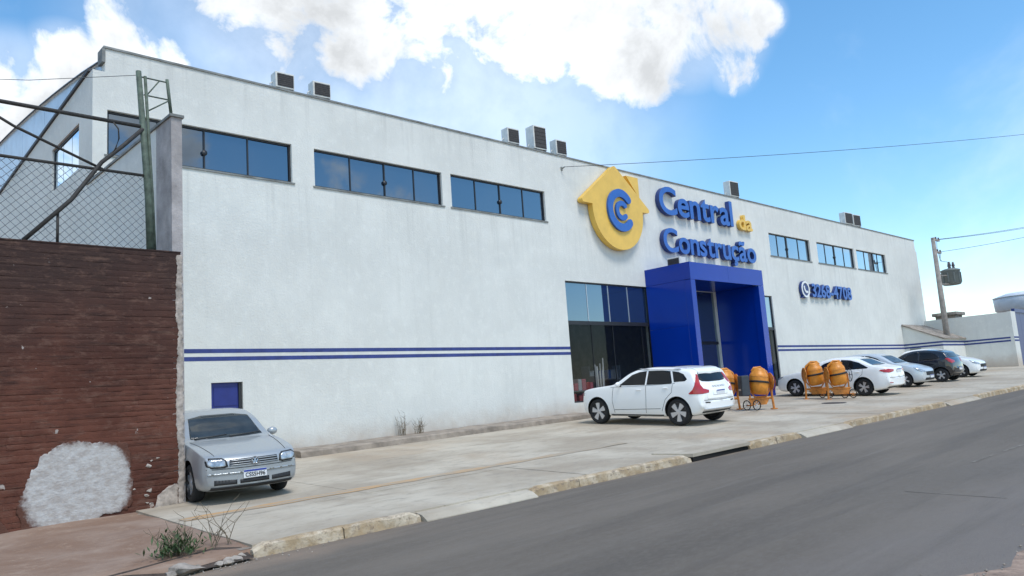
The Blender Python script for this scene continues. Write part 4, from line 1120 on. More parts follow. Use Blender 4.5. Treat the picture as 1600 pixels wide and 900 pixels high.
cr.both('side_window', [(1.62,.97),(2.0,1.28),(2.32,1.345),(2.42,1.35),(2.42,.95)], M['car_glass'])
cr.both('side_window', [(2.5,.95),(2.5,1.352),(3.1,1.335),(3.32,1.28),(3.52,.99)], M['car_glass'])
cr.patch('rear_window', [(-.56,1.02),(-.5,1.28),(.5,1.28),(.56,1.02)], 'B', M['car_glass'])
for hl in cr.mirror_y('headlight', [(.44,.60),(.46,.70),(.52,.735),(.72,.745),(.78,.70),(.77,.62),(.70,.585),(.50,.58)], 'F', M['plastic'], off=.006, res=.04): pass
for q in (1, -1):
    cr.patch('lamp_lens', [(q*.475,.615),(q*.485,.69),(q*.53,.715),(q*.71,.722),(q*.755,.69),(q*.745,.63),(q*.69,.605),(q*.51,.60)], 'F', M['lamp'], off=.011, res=.04)
gr = cr.patch('grille', [(-.42,.60),(-.41,.70),(.41,.70),(.42,.60)], 'F', M['plastic'], off=.006)
for z in (.612, .645, .678): cr.patch('grille_slat', [(-.41,z-.006),(-.41,z+.006),(.41,z+.006),(.41,z-.006)], 'F', M['silver'], off=.013, parent=gr)
hgt, nrm_ = cr.hit((4, 0, .655), (-1, 0, 0))
em_ = empty('x'); bpy.data.objects.remove(em_)
bm = bmesh.new(); lathe(bm, [(.066, 0), (.066, .012), (.052, .012), (.052, 0)], 24, 'X', (hgt.x+.014, 0, .655), False)
for a, b in (((-.028,.05),(0,-.002)), ((.028,.05),(0,-.002)), ((-.048,.018),(-.022,-.045)), ((-.022,-.045),(0,.0)), ((0,.0),(.022,-.045)), ((.022,-.045),(.048,.018))):
    tube(bm, [(hgt.x+.020, a[0], .655+a[1]), (hgt.x+.020, b[0], .655+b[1])], .0065, 6)
bmobj('front_badge', bm, M['chrome'], cr.root)
for y0, y1 in ((-.25,.25),):
    cr.patch('lower_grille', [(y0,.315),(y0,.375),(y1,.385),(y1,.315)], 'F', M['plastic'], off=.006)
cr.mirror_y('lower_grille', [(.30,.31),(.30,.38),(.66,.395),(.66,.315)], 'F', M['plastic'], off=.006)
cr.patch('bumper_strip', [(-.76,.475),(-.76,.50),(.76,.50),(.76,.475)], 'F', M['silver'], off=.012)
cr.line([(-.77,.572),(-.4,.565),(.4,.565),(.77,.572)], 'F', .010)
cr.patch('front_lip', [(-.72,.235),(-.70,.285),(.70,.285),(.72,.235)], 'F', M['plastic'], off=.006)
cr.plate('F', .455, 'CSS5H96')
for sd in 'LR':
    cr.line([(1.42,.9),(1.40,.5),(1.5,.26)], sd); cr.line([(2.46,.93),(2.46,.5),(2.42,.26)], sd)
    cr.patch('side_moulding', [(1.25,.47),(1.25,.52),(3.0,.53),(3.0,.48)], sd, M['silver'], off=.012)
cr.line([(1.22,-.72),(.2,-.62)], 'T', .008); cr.line([(1.22,.72),(.2,.62)], 'T', .008)
for q in (.35, -.28):
    cr.patch('wiper', [(-.02+q-.30,.965),(q+.28,1.0),(q+.28,1.013),(-.02+q-.30,.978)], 'F', M['plastic'], off=.014)
cr.mirrors(1.60, .95, M['silver']); cr.handles([(2.25,.80)]); cr.wheels('single', n=6)
cr.mirror_y('tail_light', [(.52,.75),(.52,.92),(.72,.92),(.74,.75)], 'B', M['tail'])

# white SUV, nose to the shop
suv = dict(L=4.58, x0=.07, ax=(.875, 3.74), rw=.372, tum=.33, bow=(.18, .14),
 top=[(.07,.82),(.10,.91),(.18,.985),(.34,1.025),(.72,1.075),(1.15,1.12),(1.42,1.15),(2.08,1.51),(2.35,1.59),(2.8,1.63),(3.4,1.615),(3.95,1.56),(4.18,1.51),(4.38,1.18),(4.46,1.09),(4.52,.98),(4.57,.8),(4.58,.62)],
 belt=[(.07,.80),(.18,.94),(.6,1.0),(1.42,1.075),(2.5,1.105),(3.6,1.15),(4.18,1.16),(4.42,1.08),(4.58,.60)],
 bot=[(.07,.42),(.16,.30),(.5,.235),(2,.225),(3.9,.235),(4.35,.30),(4.58,.44)],
 wid=[(.07,.80),(.2,.88),(.5,.93),(1,.951),(3.9,.951),(4.25,.93),(4.58,.85)])
cv = Car('white_suv', suv, 'white_car', (19.22, 14.20), R(90), 'white SUV parked nose in before the shop window')
cv.both('side_window', [(1.72,1.135),(2.16,1.43),(2.42,1.505),(2.68,1.525),(2.66,1.14)], M['car_glass'])
cv.both('side_window', [(2.72,1.14),(2.74,1.527),(3.2,1.53),(3.50,1.505),(3.60,1.19),(3.56,1.155)], M['car_glass'])
cv.both('side_window', [(3.66,1.20),(3.57,1.50),(3.78,1.475),(3.95,1.41),(4.08,1.27),(4.02,1.22)], M['car_glass'])
cv.patch('windscreen', [(-.74,1.19),(-.60,1.50),(.60,1.50),(.74,1.19)], 'F', M['screen_glass'], off=.007, res=.035)
cv.patch('rear_window', [(-.56,1.19),(-.66,1.26),(-.58,1.43),(-.3,1.46),(.3,1.46),(.58,1.43),(.66,1.26),(.56,1.19),(.3,1.17),(-.3,1.17)], 'B', M['car_glass'], off=.006)
sp_ = cv.patch('roof_spoiler', [(3.92,-.60),(4.22,-.56),(4.25,0),(4.22,.56),(3.92,.60)], 'T', M['white_car'], off=.03, thick=.05)
cv.patch('sunroof', [(2.35,-.48),(2.35,.48),(3.35,.48),(3.35,-.48)], 'T', M['car_glass'], off=.008)
for sd in 'LR':
    cv.patch('roof_rail', [(2.35,1.565),(2.35,1.580),(3.85,1.545),(3.85,1.530)], sd, M['alloy'], off=.03)
    cv.line([(1.50,1.08),(1.46,.7),(1.52,.34)], sd); cv.line([(2.70,1.12),(2.70,.7),(2.66,.34)], sd); cv.line([(3.62,1.14),(3.58,.92),(3.36,.72),(3.22,.40)], sd)
    cv.line([(1.40,1.085),(2.6,1.115),(3.7,1.165)], sd, .007)
    cv.line([(1.52,.43),(3.18,.47)], sd, .012)
    cv.patch('sill', [(1.36,.24),(1.36,.30),(3.25,.30),(3.25,.24)], sd, M['plastic'], off=.004)
for v_ in ('BL', 'BR'):
    cv.patch('tail_light', [(-.06,.86),(-.26,.88),(-.27,.95),(-.10,1.0),(-.03,1.10),(-.02,1.24),(.0,1.38),(.05,1.40),(.10,1.26),(.14,1.10),(.20,.98),(.30,.88),(.28,.86)], v_, M['tail'], off=.010, res=.03)
cv.patch('tailgate', [(-.60,.70),(-.60,1.00),(-.56,1.13),(.56,1.13),(.60,1.00),(.60,.70)], 'B', M['white_car'], off=.006)
cv.patch('number_recess', [(-.36,.80),(-.36,.96),(.36,.96),(.36,.80)], 'B', M['white_car'], off=.008)
cv.line([(-.74,.685),(0,.67),(.74,.685)], 'B', .012)
cv.plate('B', .875, None)
me = txt_mesh('VOLVO', .1, .003, .002); xs_ = [v.co.x for v in me.vertices]; cx = (min(xs_)+max(xs_))/2; hh = cv.hit((-4, 0, 1.045), (1, 0, 0))[0]
for v in me.vertices:
    q = (v.co.x-cx)*1.9; hx = cv.hit((-4, -q, 1.045), (1, 0, 0))[0]; v.co = (hx.x-.024-v.co.z, -q, 1.02+v.co.y*.75)
link('tailgate_lettering', me, M['alloy'], cv.root)
cv.patch('bumper_trim', [(-.72,.40),(-.74,.46),(.74,.46),(.72,.40)], 'B', M['alloy'], off=.012)
cv.mirror_y('reflector', [(.52,.60),(.52,.63),(.70,.64),(.70,.61)], 'B', M['plastic'], off=.008)
cv.patch('lower_bumper', [(-.70,.34),(-.72,.385),(.72,.385),(.70,.34)], 'B', M['plastic'], off=.008)
for v_ in ('FL', 'FR'): cv.patch('headlight', [(-.20,.80),(-.20,.88),(.12,.93),(.10,.84)], v_, M['lamp'])
cv.patch('grille', [(-.42,.62),(-.45,.90),(.45,.90),(.42,.62)], 'F', M['plastic'])
cv.mirrors(1.78, 1.13, M['white_car']); cv.handles([(2.45,1.00),(3.38,1.04)]); cv.wheels('blade', rimr=.285, n=5)

# white sedan, nose to the shop
sedan = dict(L=4.66, ax=(.94, 3.64), rw=.325, tum=.40, bow=(.22, .14),
 top=[(0,.60),(.03,.69),(.12,.755),(.3,.80),(.8,.90),(1.3,.985),(2.1,1.375),(2.45,1.455),(2.85,1.47),(3.3,1.41),(4.02,1.115),(4.3,1.065),(4.55,1.03),(4.62,.94),(4.66,.62)],
 belt=[(0,.585),(.12,.71),(.6,.81),(1.3,.91),(2.5,.955),(3.6,1.0),(4.2,1.02),(4.5,.97),(4.66,.6)],
 bot=[(0,.30),(.08,.22),(.4,.18),(2,.17),(3.9,.18),(4.4,.25),(4.66,.38)],
 wid=[(0,.72),(.15,.80),(.5,.87),(1,.90),(3.7,.90),(4.2,.88),(4.66,.78)])
cs = Car('white_sedan', sedan, 'white_car', (30.68, 13.75), R(90), 'white sedan parked nose in behind the two right orange mixers')
cs.both('side_window', [(1.72,.975),(2.15,1.25),(2.5,1.355),(2.76,1.37),(2.76,.98)], M['car_glass'])
cs.both('side_window', [(2.81,.98),(2.81,1.37),(3.15,1.345),(3.5,1.245),(3.86,1.05),(3.80,1.02)], M['car_glass'])
cs.patch('windscreen', [(-.66,1.02),(-.5,1.36),(.5,1.36),(.66,1.02)], 'F', M['screen_glass'], off=.007, res=.035)
cs.patch('rear_window', [(3.42,-.46),(3.42,.46),(3.95,.58),(3.98,0),(3.95,-.58)], 'T', M['car_glass'])
for sd in 'LR':
    cs.line([(1.48,.93),(1.44,.6),(1.52,.3)], sd); cs.line([(2.78,.97),(2.78,.6),(2.74,.3)], sd); cs.line([(3.66,1.0),(3.62,.8),(3.4,.62),(3.28,.34)], sd)
    cs.line([(1.5,.30),(3.2,.33)], sd, .014)
for v_ in ('BL', 'BR'): cs.patch('tail_light', [(-.30,.88),(-.32,.95),(-.05,.985),(.20,.96),(.26,.92),(.12,.86),(-.05,.84)], v_, M['tail'], off=.008, res=.03)
for v_ in ('FL', 'FR'): cs.patch('headlight', [(-.22,.62),(-.22,.69),(.10,.76),(.26,.79),(.12,.68)], v_, M['lamp'], off=.008, res=.03)
cs.plate('B', .90, None); cs.line([(-.8,.66),(.8,.66)], 'B', .012); cs.mirror_y('reflector', [(.55,.45),(.55,.48),(.75,.49),(.75,.46)], 'B', M['tail'])
cs.patch('lower_bumper', [(-.66,.27),(-.68,.33),(.68,.33),(.66,.27)], 'B', M['plastic'])
cs.mirrors(1.72, .975, M['white_car']); cs.handles([(2.55,.86),(3.45,.90)]); cs.wheels('double', rimr=.225, n=5)

# small hatches: black (nose in), silver and white (nose out)
hatch = dict(L=3.94, ax=(.82, 3.35), rw=.31, tum=.38, bow=(.20, .12),
 top=[(0,.60),(.03,.69),(.12,.76),(.3,.82),(.75,.93),(1.12,1.0),(1.85,1.38),(2.2,1.46),(2.6,1.475),(3.1,1.44),(3.5,1.36),(3.72,1.10),(3.82,1.0),(3.90,.85),(3.94,.6)],
 belt=[(0,.585),(.12,.71),(.6,.83),(1.12,.92),(2.3,.96),(3.3,1.02),(3.7,1.04),(3.86,.9),(3.94,.57)],
 bot=[(0,.30),(.08,.22),(.4,.18),(2,.17),(3.4,.19),(3.75,.27),(3.94,.40)],
 wid=[(0,.70),(.15,.78),(.45,.84),(.9,.86),(3.2,.86),(3.6,.84),(3.94,.75)])
def small(name, paint, loc, hd, label, wst):
    c0 = Car(name, hatch, paint, loc, hd, label)
    c0.both('side_window', [(1.50,.97),(1.92,1.26),(2.25,1.37),(2.42,1.378),(2.42,.985)], M['car_glass'])
    c0.both('side_window', [(2.47,.985),(2.47,1.38),(2.9,1.355),(3.15,1.28),(3.34,1.10),(3.25,1.05)], M['car_glass'])
    c0.patch('windscreen', [(-.62,1.03),(-.48,1.36),(.48,1.36),(.62,1.03)], 'F', M['screen_glass'], off=.007, res=.035)
    c0.patch('rear_window', [(-.55,1.11),(-.5,1.32),(.5,1.32),(.55,1.11)], 'B', M['screen_glass'])
    for sd in 'LR':
        c0.line([(1.3,.93),(1.26,.6),(1.34,.3)], sd); c0.line([(2.44,.97),(2.44,.6),(2.40,.3)], sd)
    for v_ in ('BL', 'BR'): c0.patch('tail_light', [(-.24,.88),(-.24,.95),(-.05,1.02),(.10,1.08),(.22,1.06),(.12,.92),(.0,.84)], v_, M['tail'], off=.008, res=.03)
    for v_ in ('FL', 'FR'): c0.patch('headlight', [(-.22,.62),(-.22,.68),(.05,.76),(.26,.83),(.14,.70),(-.02,.63)], v_, M['lamp'], off=.008, res=.03)
    c0.patch('grille', [(-.42,.48),(-.46,.64),(.46,.64),(.42,.48)], 'F', M['plastic'])
    c0.patch('lower_grille', [(-.55,.28),(-.5,.38),(.5,.38),(.55,.28)], 'F', M['plastic'])
    c0.plate('B', .58, None); c0.plate('F', .43, None)
    c0.patch('lower_bumper', [(-.62,.29),(-.64,.36),(.64,.36),(.62,.29)], 'B', M['plastic'])
    c0.mirrors(1.52, .975, M[paint]); c0.handles([(2.22,.87),(2.95,.92)]); c0.wheels(wst, rimr=.215, n=5)
    return c0
small('black_hatchback', 'black_car', (39.62, 13.85), R(90), 'black hatchback parked nose in before the lean-to', 'single')
small('silver_hatchback', 'pale_silver', (35.75, 14.05), R(-90), 'silver hatchback half hidden between the white sedan and black car', 'single')
small('white_hatchback', 'white_car', (43.45, 14.15), R(-90), 'white hatchback nose out, mostly hidden behind the black car', 'single')

# ------------------------------------------------------------------ concrete mixers
def mixer(loc, rz, label, motor=True, tilt=0):
    t = empty('concrete_mixer', (loc[0], loc[1], LZ(*loc)+.005), (0, 0, rz)); tag(t, label, 'concrete mixer', 'orange concrete mixers')
    t.scale = (.81, .81, .97)
    zc = .93
    dm = latheobj('drum', [(.12, -.42), (.26, -.41), (.335, -.34), (.365, -.22), (.375, -.03), (.375, .17), (.36, .235), (.33, .27), (.24, .40), (.235, .45), (.215, .45), (.215, .38), (.28, .28)], M['orange'], t, 32, caps=True)
    dm.location = (0, 0, zc); dm.rotation_euler = (R(tilt), R(-7), 0)
    latheobj('ring_gear', [(.372, -.035), (.40, -.03), (.40, .03), (.372, .035)], M['plastic'], dm, 40, caps=False)
    latheobj('drum_seam', [(.374, .155), (.382, .16), (.382, .17), (.374, .175)], M['orange_frame'], dm, 28, caps=False)
    bm = bmesh.new(); tube(bm, [(-.46, 0, zc), (-.43, 0, zc-.28), (-.25, 0, zc-.49), (.25, 0, zc-.49), (.43, 0, zc-.28), (.46, 0, zc)], .03, 6); bmobj('yoke', bm, M['orange_frame'], t)
    latheobj('tilt_disc', [(.24, -.46), (.25, -.485), (.24, -.51), (.05, -.525)], M['orange_frame'], t, 28, 'X', (0, 0, zc))
    bm = bmesh.new(); pts = [(-.50, .27*math.cos(2*math.pi*i/28), zc+.27*math.sin(2*math.pi*i/28)) for i in range(29)]; tube(bm, pts, .022, 6, False); bmobj('tilt_ring', bm, M['orange_frame'], t, True)
    bm = bmesh.new(); tube(bm, [(-.51, 0, zc-.2), (-.50, 0, .45), (-.52, .03, .02)], .048, 8); box(bm, -.63, -.41, -.07, .13, 0, .03); bmobj('leg', bm, M['orange_frame'], t)
    bm = bmesh.new(); tube(bm, [(.46, 0, zc), (.46, 0, .36)], .036, 6); bmobj('upright', bm, M['orange_frame'], t)
    tubeobj('base_beam', [(-.50, 0, .38), (.52, 0, .38)], .040, M['orange_frame'], t, 6)
    prism('base_web', [(-.36, .35), (-.22, .17), (.42, .17), (.50, .35)], -.02, .02, M['orange_frame'], t)
    tubeobj('axle', [(.42, -.40, .17), (.42, .40, .17)], .022, M['orange_frame'], t, 8)
    for sd in (-1, 1):
        bm = bmesh.new(); lathe(bm, [(.145, -.025), (.17, -.022), (.175, 0), (.17, .022), (.145, .025), (.145, -.025)], 24, 'Y', (0, 0, 0), False)
        wv = bmobj('wheel', bm, M['tyre'], t, True); wv.location = (.42, sd*.42, .175)
        bm = bmesh.new()
        for i in range(4): tube(bm, [(-.145*math.cos(i*math.pi/4), 0, -.145*math.sin(i*math.pi/4)), (.145*math.cos(i*math.pi/4), 0, .145*math.sin(i*math.pi/4))], .009, 5)
        bmobj('spokes', bm, M['orange_frame'] if not motor else M['alloy'], wv)
    bm = bmesh.new(); tube(bm, [(-.47, -.02, zc+.10), (-.40, -.05, zc+.33), (-.16, -.08, zc+.49), (.12, -.08, zc+.48), (.24, -.06, zc+.38)], .04, 8); bmobj('mixing_arm', bm, M['orange'], t, True)
    hx = -.58 if motor else .56
    bm = bmesh.new(); pts = [(hx, .25*math.cos(2*math.pi*i/24), zc-.05+.25*math.sin(2*math.pi*i/24)) for i in range(25)]; tube(bm, pts, .016, 6, False)
    for i in range(3): a = i*math.pi/3; tube(bm, [(hx, -.25*math.cos(a), zc-.05-.25*math.sin(a)), (hx, .25*math.cos(a), zc-.05+.25*math.sin(a))], .010, 5)
    bmobj('hand_wheel', bm, M['red_ring'] if motor else M['plastic'], t, True)
    if motor:
        bm = bmesh.new(); box(bm, .50, .86, -.26, .26, .50, 1.18)
        for v in bm.verts:
            if v.co.z > 1: v.co.y *= .75; v.co.x -= .03 if v.co.x > .7 else 0
            if v.co.z < .6: v.co.y *= .7
        bevel(bm, .035, 2); mo = bmobj('motor_cover', bm, M['motor'], t)
        boxobj('maker_plate', (.861, .866, -.10, .10, .68, .74), M['alloy'], mo)
    return t
mixer((23.30, 14.25), R(147), 'orange concrete mixer half hidden by the rear of the white SUV')
mixer((23.55, 13.15), R(147), 'orange concrete mixer with charcoal motor cover before the portal')
mixer((28.55, 13.62), R(-42), 'left one of the two orange mixers beside the white sedan', motor=False)
mixer((28.40, 12.70), R(-42), 'right one of the two orange mixers beside the white sedan', motor=False)

# ------------------------------------------------------------------ lean-to, far wall, pole, tank, gate
lt = empty('lean_to', (51.34, 16.3, 1.3)); tag(lt, 'white lean-to with sloping old tile roof at the far end of the shop', 'building')
zb = 0.8
def side_poly(): return [(16.28, zb), (FY-.004, zb), (FY-.004, 4.50), (16.28, 3.48)]
sub(prism('side_wall', side_poly(), 51.34, 51.54, M['plaster'], None, plane='YZ'), lt)
sub(boxobj('front_wall', (51.541, 55.34, 16.28, 16.46, zb, 3.48), M['plaster']), lt)
sl = (4.53-3.50)/(FY-16.28)
for i in range(14):
    for j in range(8):
        xa = 51.26 + i*.292; ya = 16.16 + j*.288; z = 3.50 + sl*(ya-16.28)
        bm = bmesh.new(); n = 5; rows = []
        for yy, dz in ((ya, .05), (ya+.33, .05+sl*.33-.018)):
            if yy > FY-.02: yy = FY-.02; dz = .05+sl*(yy-ya)-.018
            rows.append([bm.verts.new((xa+.285*k_/n, yy, z+dz+.045*math.sin(math.pi*k_/n))) for k_ in range(n+1)])
        for k_ in range(n): bm.faces.new((rows[0][k_], rows[0][k_+1], rows[1][k_+1], rows[1][k_]))
        ex = bmesh.ops.extrude_face_region(bm, geom=bm.faces[:]); bmesh.ops.translate(bm, verts=[v for v in ex['geom'] if isinstance(v, bmesh.types.BMVert)], vec=(0, 0, -.014))
        sub(bmobj('roof_tile', bm, M['tile']), lt)
bm = bmesh.new(); v = [bm.verts.new(p) for p in ((51.25, 16.15, 3.455), (55.34, 16.15, 3.455), (55.34, FY-.01, 4.49), (51.25, FY-.01, 4.49), (51.25, 16.15, 3.50), (55.34, 16.15, 3.50), (55.34, FY-.01, 4.535), (51.25, FY-.01, 4.535))]
for f in ((0,3,2,1),(4,5,6,7),(0,1,5,4),(1,2,6,5),(2,3,7,6),(3,0,4,7)): bm.faces.new([v[i] for i in f])
sub(bmobj('roof_deck', bm, M['ledge']), lt)
for z0 in (3.24, 3.052):
    sub(boxobj('painted_stripe', (51.334, 51.339, 16.278, FY-.006, z0, z0+.10), M['stripe']), lt)
    sub(boxobj('painted_stripe', (51.334, 55.34, 16.272, 16.277, z0, z0+.10), M['stripe']), lt)
mb = boxobj('meter_cabinet', (51.20, 51.333, 17.55, 18.15, 2.35, 3.04), M['transformer'], None, .01); tag(mb, 'grey meter cabinet on the lean-to wall', 'cabinet')
fw = empty('yard_wall', (55.4, 15, 1.3)); tag(fw, 'white yard wall with blue stripes at the far right', 'wall')
sub(boxobj('wall_panel', (55.35, 55.55, 13.70, 18.49, .6, 4.87), M['plaster']), fw)
sub(boxobj('pillar', (55.35, 56.35, 13.50, 13.698, .6, 4.90), M['plaster']), fw)
for z0 in (3.24, 3.052):
    sub(boxobj('painted_stripe', (55.344, 55.349, 13.70, 16.27, z0, z0+.10), M['stripe']), fw)
    sub(boxobj('painted_stripe', (55.344, 56.352, 13.494, 13.499, z0, z0+.10), M['stripe']), fw)
gt = empty('yard_gate', (58, 13.6, 1.3)); tag(gt, 'tall dark blue gate frame at the right edge beyond the yard wall', 'gate')
sub(boxobj('gate_post', (56.42, 56.62, 13.52, 13.70, .9, 4.85), M['sign_navy']), gt)
sub(boxobj('gate_beam', (56.42, 66, 13.52, 13.70, 4.86, 5.10), M['sign_navy']), gt)
for i in range(9): sub(boxobj('gate_panel', (56.64+i*1.04, 57.66+i*1.04, 13.58, 13.62, 1.2, 4.855), M['sign_navy']), gt)
tk = empty('water_tank', (66.2, 15.1, 4.55)); tag(tk, 'white round water tank behind the yard wall', 'water tank')
latheobj('tank_body', [(1.75, .9), (1.95, 1.0), (2.0, 1.8), (1.95, 1.9)], M['tank'], tk, 36)
latheobj('tank_lid', [(2.02, 1.90), (2.02, 1.96), (1.2, 2.22), (.3, 2.30)], M['tank'], tk, 36)
for a in (45, 135, 225, 315): tubeobj('tank_leg', [(1.4*math.cos(R(a)), 1.4*math.sin(R(a)), -3.4), (1.4*math.cos(R(a)), 1.4*math.sin(R(a)), .9)], .12, M['pole'], tk, 8)
rv = empty('roof_vent', (57.2, 16.6, 4.9)); tag(rv, 'low brown roof cover behind the yard wall', 'roof')
sub(boxobj('cover', (56.0, 57.8, 16.7, 18.2, 5.12, 5.32), M['tile'], None, .02), rv); sub(boxobj('curb', (56.2, 57.6, 16.85, 18.05, 4.2, 5.12), M['ledge']), rv)
pb = (53.35, 16.62); pl = empty('utility_pole', (*pb, 1.3)); tag(pl, 'weathered concrete utility pole with a transformer behind the lean-to', 'utility pole')
sub(tubeobj('pole_shaft', [(pb[0], pb[1], .9), (pb[0]+.02, pb[1], 9.95)], [.22, .12], M['pole'], None, 10), pl)
for z in (9.85, 9.05):
    sub(boxobj('crossarm', (pb[0]-.1, pb[0]+1.1, pb[1]-.06, pb[1]+.06, z-.05, z+.05), M['pole']), pl)
for x, z in ((.55, 9.9), (1.05, 9.9), (.55, 9.1), (1.05, 9.1)):
    o = latheobj('insulator', [(.03, 0), (.07, .03), (.04, .08), (.06, .12), (.02, .16)], M['porcelain'], None, 10, 'Z', (pb[0]+x, pb[1], z)); sub(o, pl)
tx, ty = pb[0]+1.25, pb[1]-.35
tf = latheobj('transformer', [(.46, 6.92), (.54, 6.97), (.54, 7.78), (.57, 7.80), (.57, 7.88), (.34, 7.96)], M['transformer'], None, 24, 'Z', (tx, ty, 0)); sub(tf, pl)
for i in range(10):
    a = i*.628; p = boxobj('cooling_fin', (tx+.55*math.cos(a)-.03, tx+.55*math.cos(a)+.03, ty+.55*math.sin(a)-.03, ty+.55*math.sin(a)+.03, 7.05, 7.7), M['transformer']); p.parent = tf
for dx, dy in ((0, 0), (.22, .1), (.34, -.12)):
    o = latheobj('bushing', [(.06, 7.93), (.10, 8.03), (.06, 8.08), (.10, 8.16), (.05, 8.42)], M['porcelain'], None, 10, 'Z', (tx+dx, ty+dy, 0)); o.parent = tf
for z in (6.95, 7.5): sub(tubeobj('bracket', [(pb[0]+.1, pb[1], z), (tx-.45, ty, z)], .04, M['pole'], None, 6), pl)
for dx, za in ((.1, 9.85), (.3, 9.1), (.45, 9.1)):
    sub(tubeobj('jumper_wire', [(pb[0]+.6+dx, pb[1], za), (pb[0]+.45+dx, pb[1], za-.5), (pb[0]+.7+dx, pb[1], 8.5), (tx+dx*.6, ty, 8.4)], .012, M['black_metal'], None, 5), pl)
for z, dz in ((9.95, .5), (9.92, .35), (9.12, .9)):
    A = Vector((pb[0]+1.05, pb[1], z)); B = Vector((88, 8, z+5.2+dz)); pts = []
    for i in range(21):
        t = i/20; p = A.lerp(B, t); p.z -= 4*.5*t*(1-t); pts.append(p)
    bm = bmesh.new(); tube(bm, pts, .014, 5); sub(bmobj('power_line', bm, M['black_metal']), pl)

# ------------------------------------------------------------------ weeds and rubble
def weed(loc, n, h, label, dry=0.5, spread=.35, leafy=True):
    t = empty('weed', loc); tag(t, label, 'weed')
    st, lf = bmesh.new(), bmesh.new()
    for i in range(n):
        a = random.uniform(0, 6.28); s = random.uniform(.3, 1)*spread; hh = h*random.uniform(.5, 1)
        b0 = Vector((random.uniform(-.12, .12), random.uniform(-.08, .08), -.01)); pts = [b0]
        for k_ in range(1, 5):
            q = k_/4; pts.append(b0 + Vector((math.cos(a)*s*q**1.4 + random.uniform(-.02, .02), math.sin(a)*s*q**1.4, hh*q)))
        tube(st, pts, [.006, .005, .004, .003, .002], 4)
        for k_ in range(2 if dry > .7 else 3):
            p = pts[random.randint(1, 4)]; d = Vector((random.uniform(-1, 1), random.uniform(-1, 1), random.uniform(.1, 1))).normalized()*random.uniform(.08, .2)
            tube(st, [p, p+d*.6, p+d+Vector((0, 0, .02))], [.004, .003, .0015], 3)
    bmobj('stems', st, M['dry'], t)
    if leafy:
        for i in range(n*26):
            p = Vector((random.gauss(0, .14), random.gauss(0, .12), abs(random.gauss(0, .10)))); d = Vector((random.uniform(-1, 1), random.uniform(-1, 1), random.uniform(.2, 1.2))).normalized()*random.uniform(.05, .16)
            sd = d.cross(Vector((0, 0, 1))).normalized()*.013
            v = [lf.verts.new(q) for q in (p, p+d*.5+sd, p+d, p+d*.5-sd)]; lf.faces.new(v)
        o = bmobj('leaves', lf, M['leaf'], t); o['kind'] = 'stuff'
    else: lf.free()
    return t
weed((3.62, 9.75, side_z(3.6, 9.7)), 12, .45, 'green leafy weed at the broken pavement corner', .4, .25)
weed((4.12, 9.75, LZ(4.2, 9.8)), 9, .55, 'bare dry twiggy weed beside the first kerb stone', .9, .40, False)
weed((12.99, 18.30, LZ(13, 18.3)+.14), 18, .66, 'taller pale dry weed growing against the white wall', .9, .14, False)
weed((13.5, 18.20, LZ(13.5, 18.2)+.14), 26, .46, 'short dark dry weed growing against the white wall', .9, .08, False)
def stone(x, y, r_, flat, seed, material=None):
    rd = random.Random(seed); bm = bmesh.new(); bmesh.ops.create_icosphere(bm, subdivisions=2, radius=1)
    pl_ = [(Vector((rd.uniform(-1, 1), rd.uniform(-1, 1), rd.uniform(-1, 1))).normalized(), rd.uniform(.32, .72)) for _ in range(11)]
    for v in bm.verts:
        for nn, d in pl_:
            e_ = v.co.dot(nn)-d
            if e_ > 0: v.co -= nn*e_
    for v in bm.verts: v.co = Vector((v.co.x*r_*1.2, v.co.y*r_, v.co.z*r_*flat))
    o = bmobj('rubble_stone', bm, material or M['rubble']); o.location = (x, y, max(RZ(x, y), side_z(x, y)-.14)+r_*flat*.55); o.rotation_euler = (rd.uniform(-.3, .3), rd.uniform(-.3, .3), rd.uniform(0, 6))
    return o
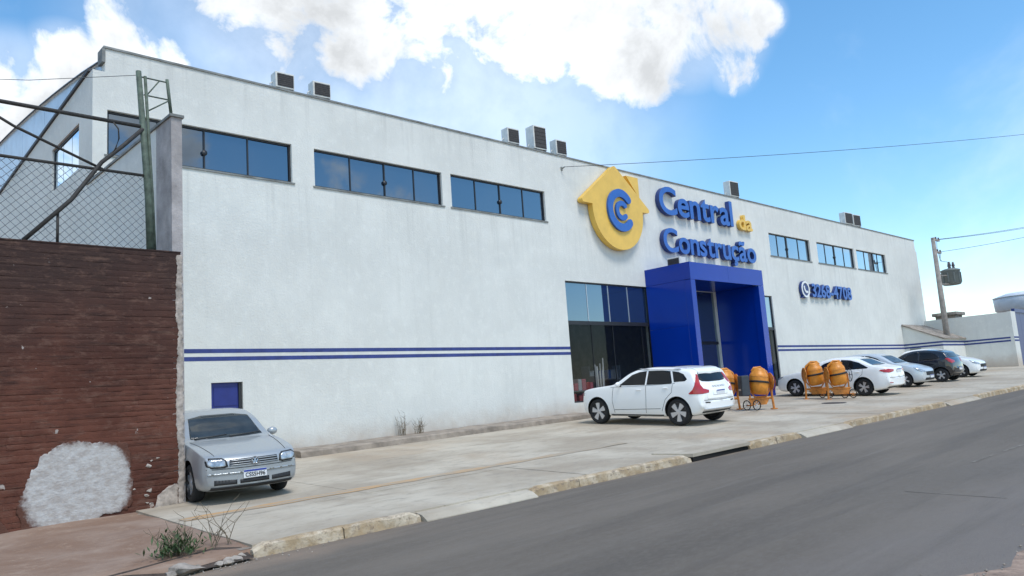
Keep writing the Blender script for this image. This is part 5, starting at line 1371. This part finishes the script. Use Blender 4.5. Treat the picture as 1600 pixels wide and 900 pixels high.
stones = [(3.50, 9.28, .27, .34, 'largest flat pale chunk of broken concrete by the kerb end'), (4.08, 9.42, .19, .42, 'pale broken concrete chunk touching the first kerb stone'),
          (2.62, 9.26, .15, .45, 'leftmost stone of the rubble heap, before the dirt sidewalk')]
rq = random.Random(12)
for k_ in range(30): stones.append((rq.uniform(2.7, 4.25), 9.12+abs(rq.gauss(0, .26)), rq.uniform(.05, .13), rq.uniform(.5, .8), None))
for i, (x, y, r_, fl, lb) in enumerate(stones):
    o = stone(x, y, r_, fl, i+3); tag(o, lb or 'small grey stone in the rubble heap at the broken pavement corner', 'stone', 'rubble stones at the pavement corner')
bm = bmesh.new(); pts_ = [(2.5, 9.16), (3.0, 9.10), (3.7, 9.08), (4.26, 9.12), (4.28, 9.5), (4.05, 9.72), (3.5, 9.62), (3.0, 9.46), (2.6, 9.34)]
vv = [bm.verts.new((x, y, side_z(x, y)+.006 if y > 9.25 else RZ(x, y)+.03)) for x, y in pts_]; cc = bm.verts.new((3.5, 9.3, RZ(3.5, 9.3)+.05))
for k_ in range(len(vv)): bm.faces.new((vv[k_], vv[(k_+1) % len(vv)], cc))
o = bmobj('broken_ground', bm, mat('hole_shade_soil', (0.07, 0.05, 0.038), 0.95, var=0.5, scale=8, bump=0.8, bscale=25)); struct(o)  # soil patch coloured dark to paint the shade of the broken hole
bm = bmesh.new(); rd = random.Random(4)
for i in range(260):
    if i < 150: x, y = rd.gauss(3.6, .7), 9.15+rd.gauss(0, .13)
    else: x = rd.uniform(3, 12); y = road_y0(x)+rd.gauss(-.05, .10)
    r_ = rd.uniform(.006, .018); z = RZ(x, y)+r_*.3
    vs_ = [bm.verts.new((x+r_*a*rd.uniform(.6, 1.2), y+r_*b*rd.uniform(.6, 1.2), z+r_*c__)) for a, b, c__ in ((1,0,0),(-1,0,0),(0,1,0),(0,-1,0),(0,0,.8),(0,0,-.8))]
    for f in ((0,2,4),(2,1,4),(1,3,4),(3,0,4),(2,0,5),(1,2,5),(3,1,5),(0,3,5)): bm.faces.new([vs_[j] for j in f])
o = bmobj('gravel', bm, M['rubble']); o['kind'] = 'stuff'; o['label'] = 'loose gravel and grit along the road edges'; o['category'] = 'gravel'
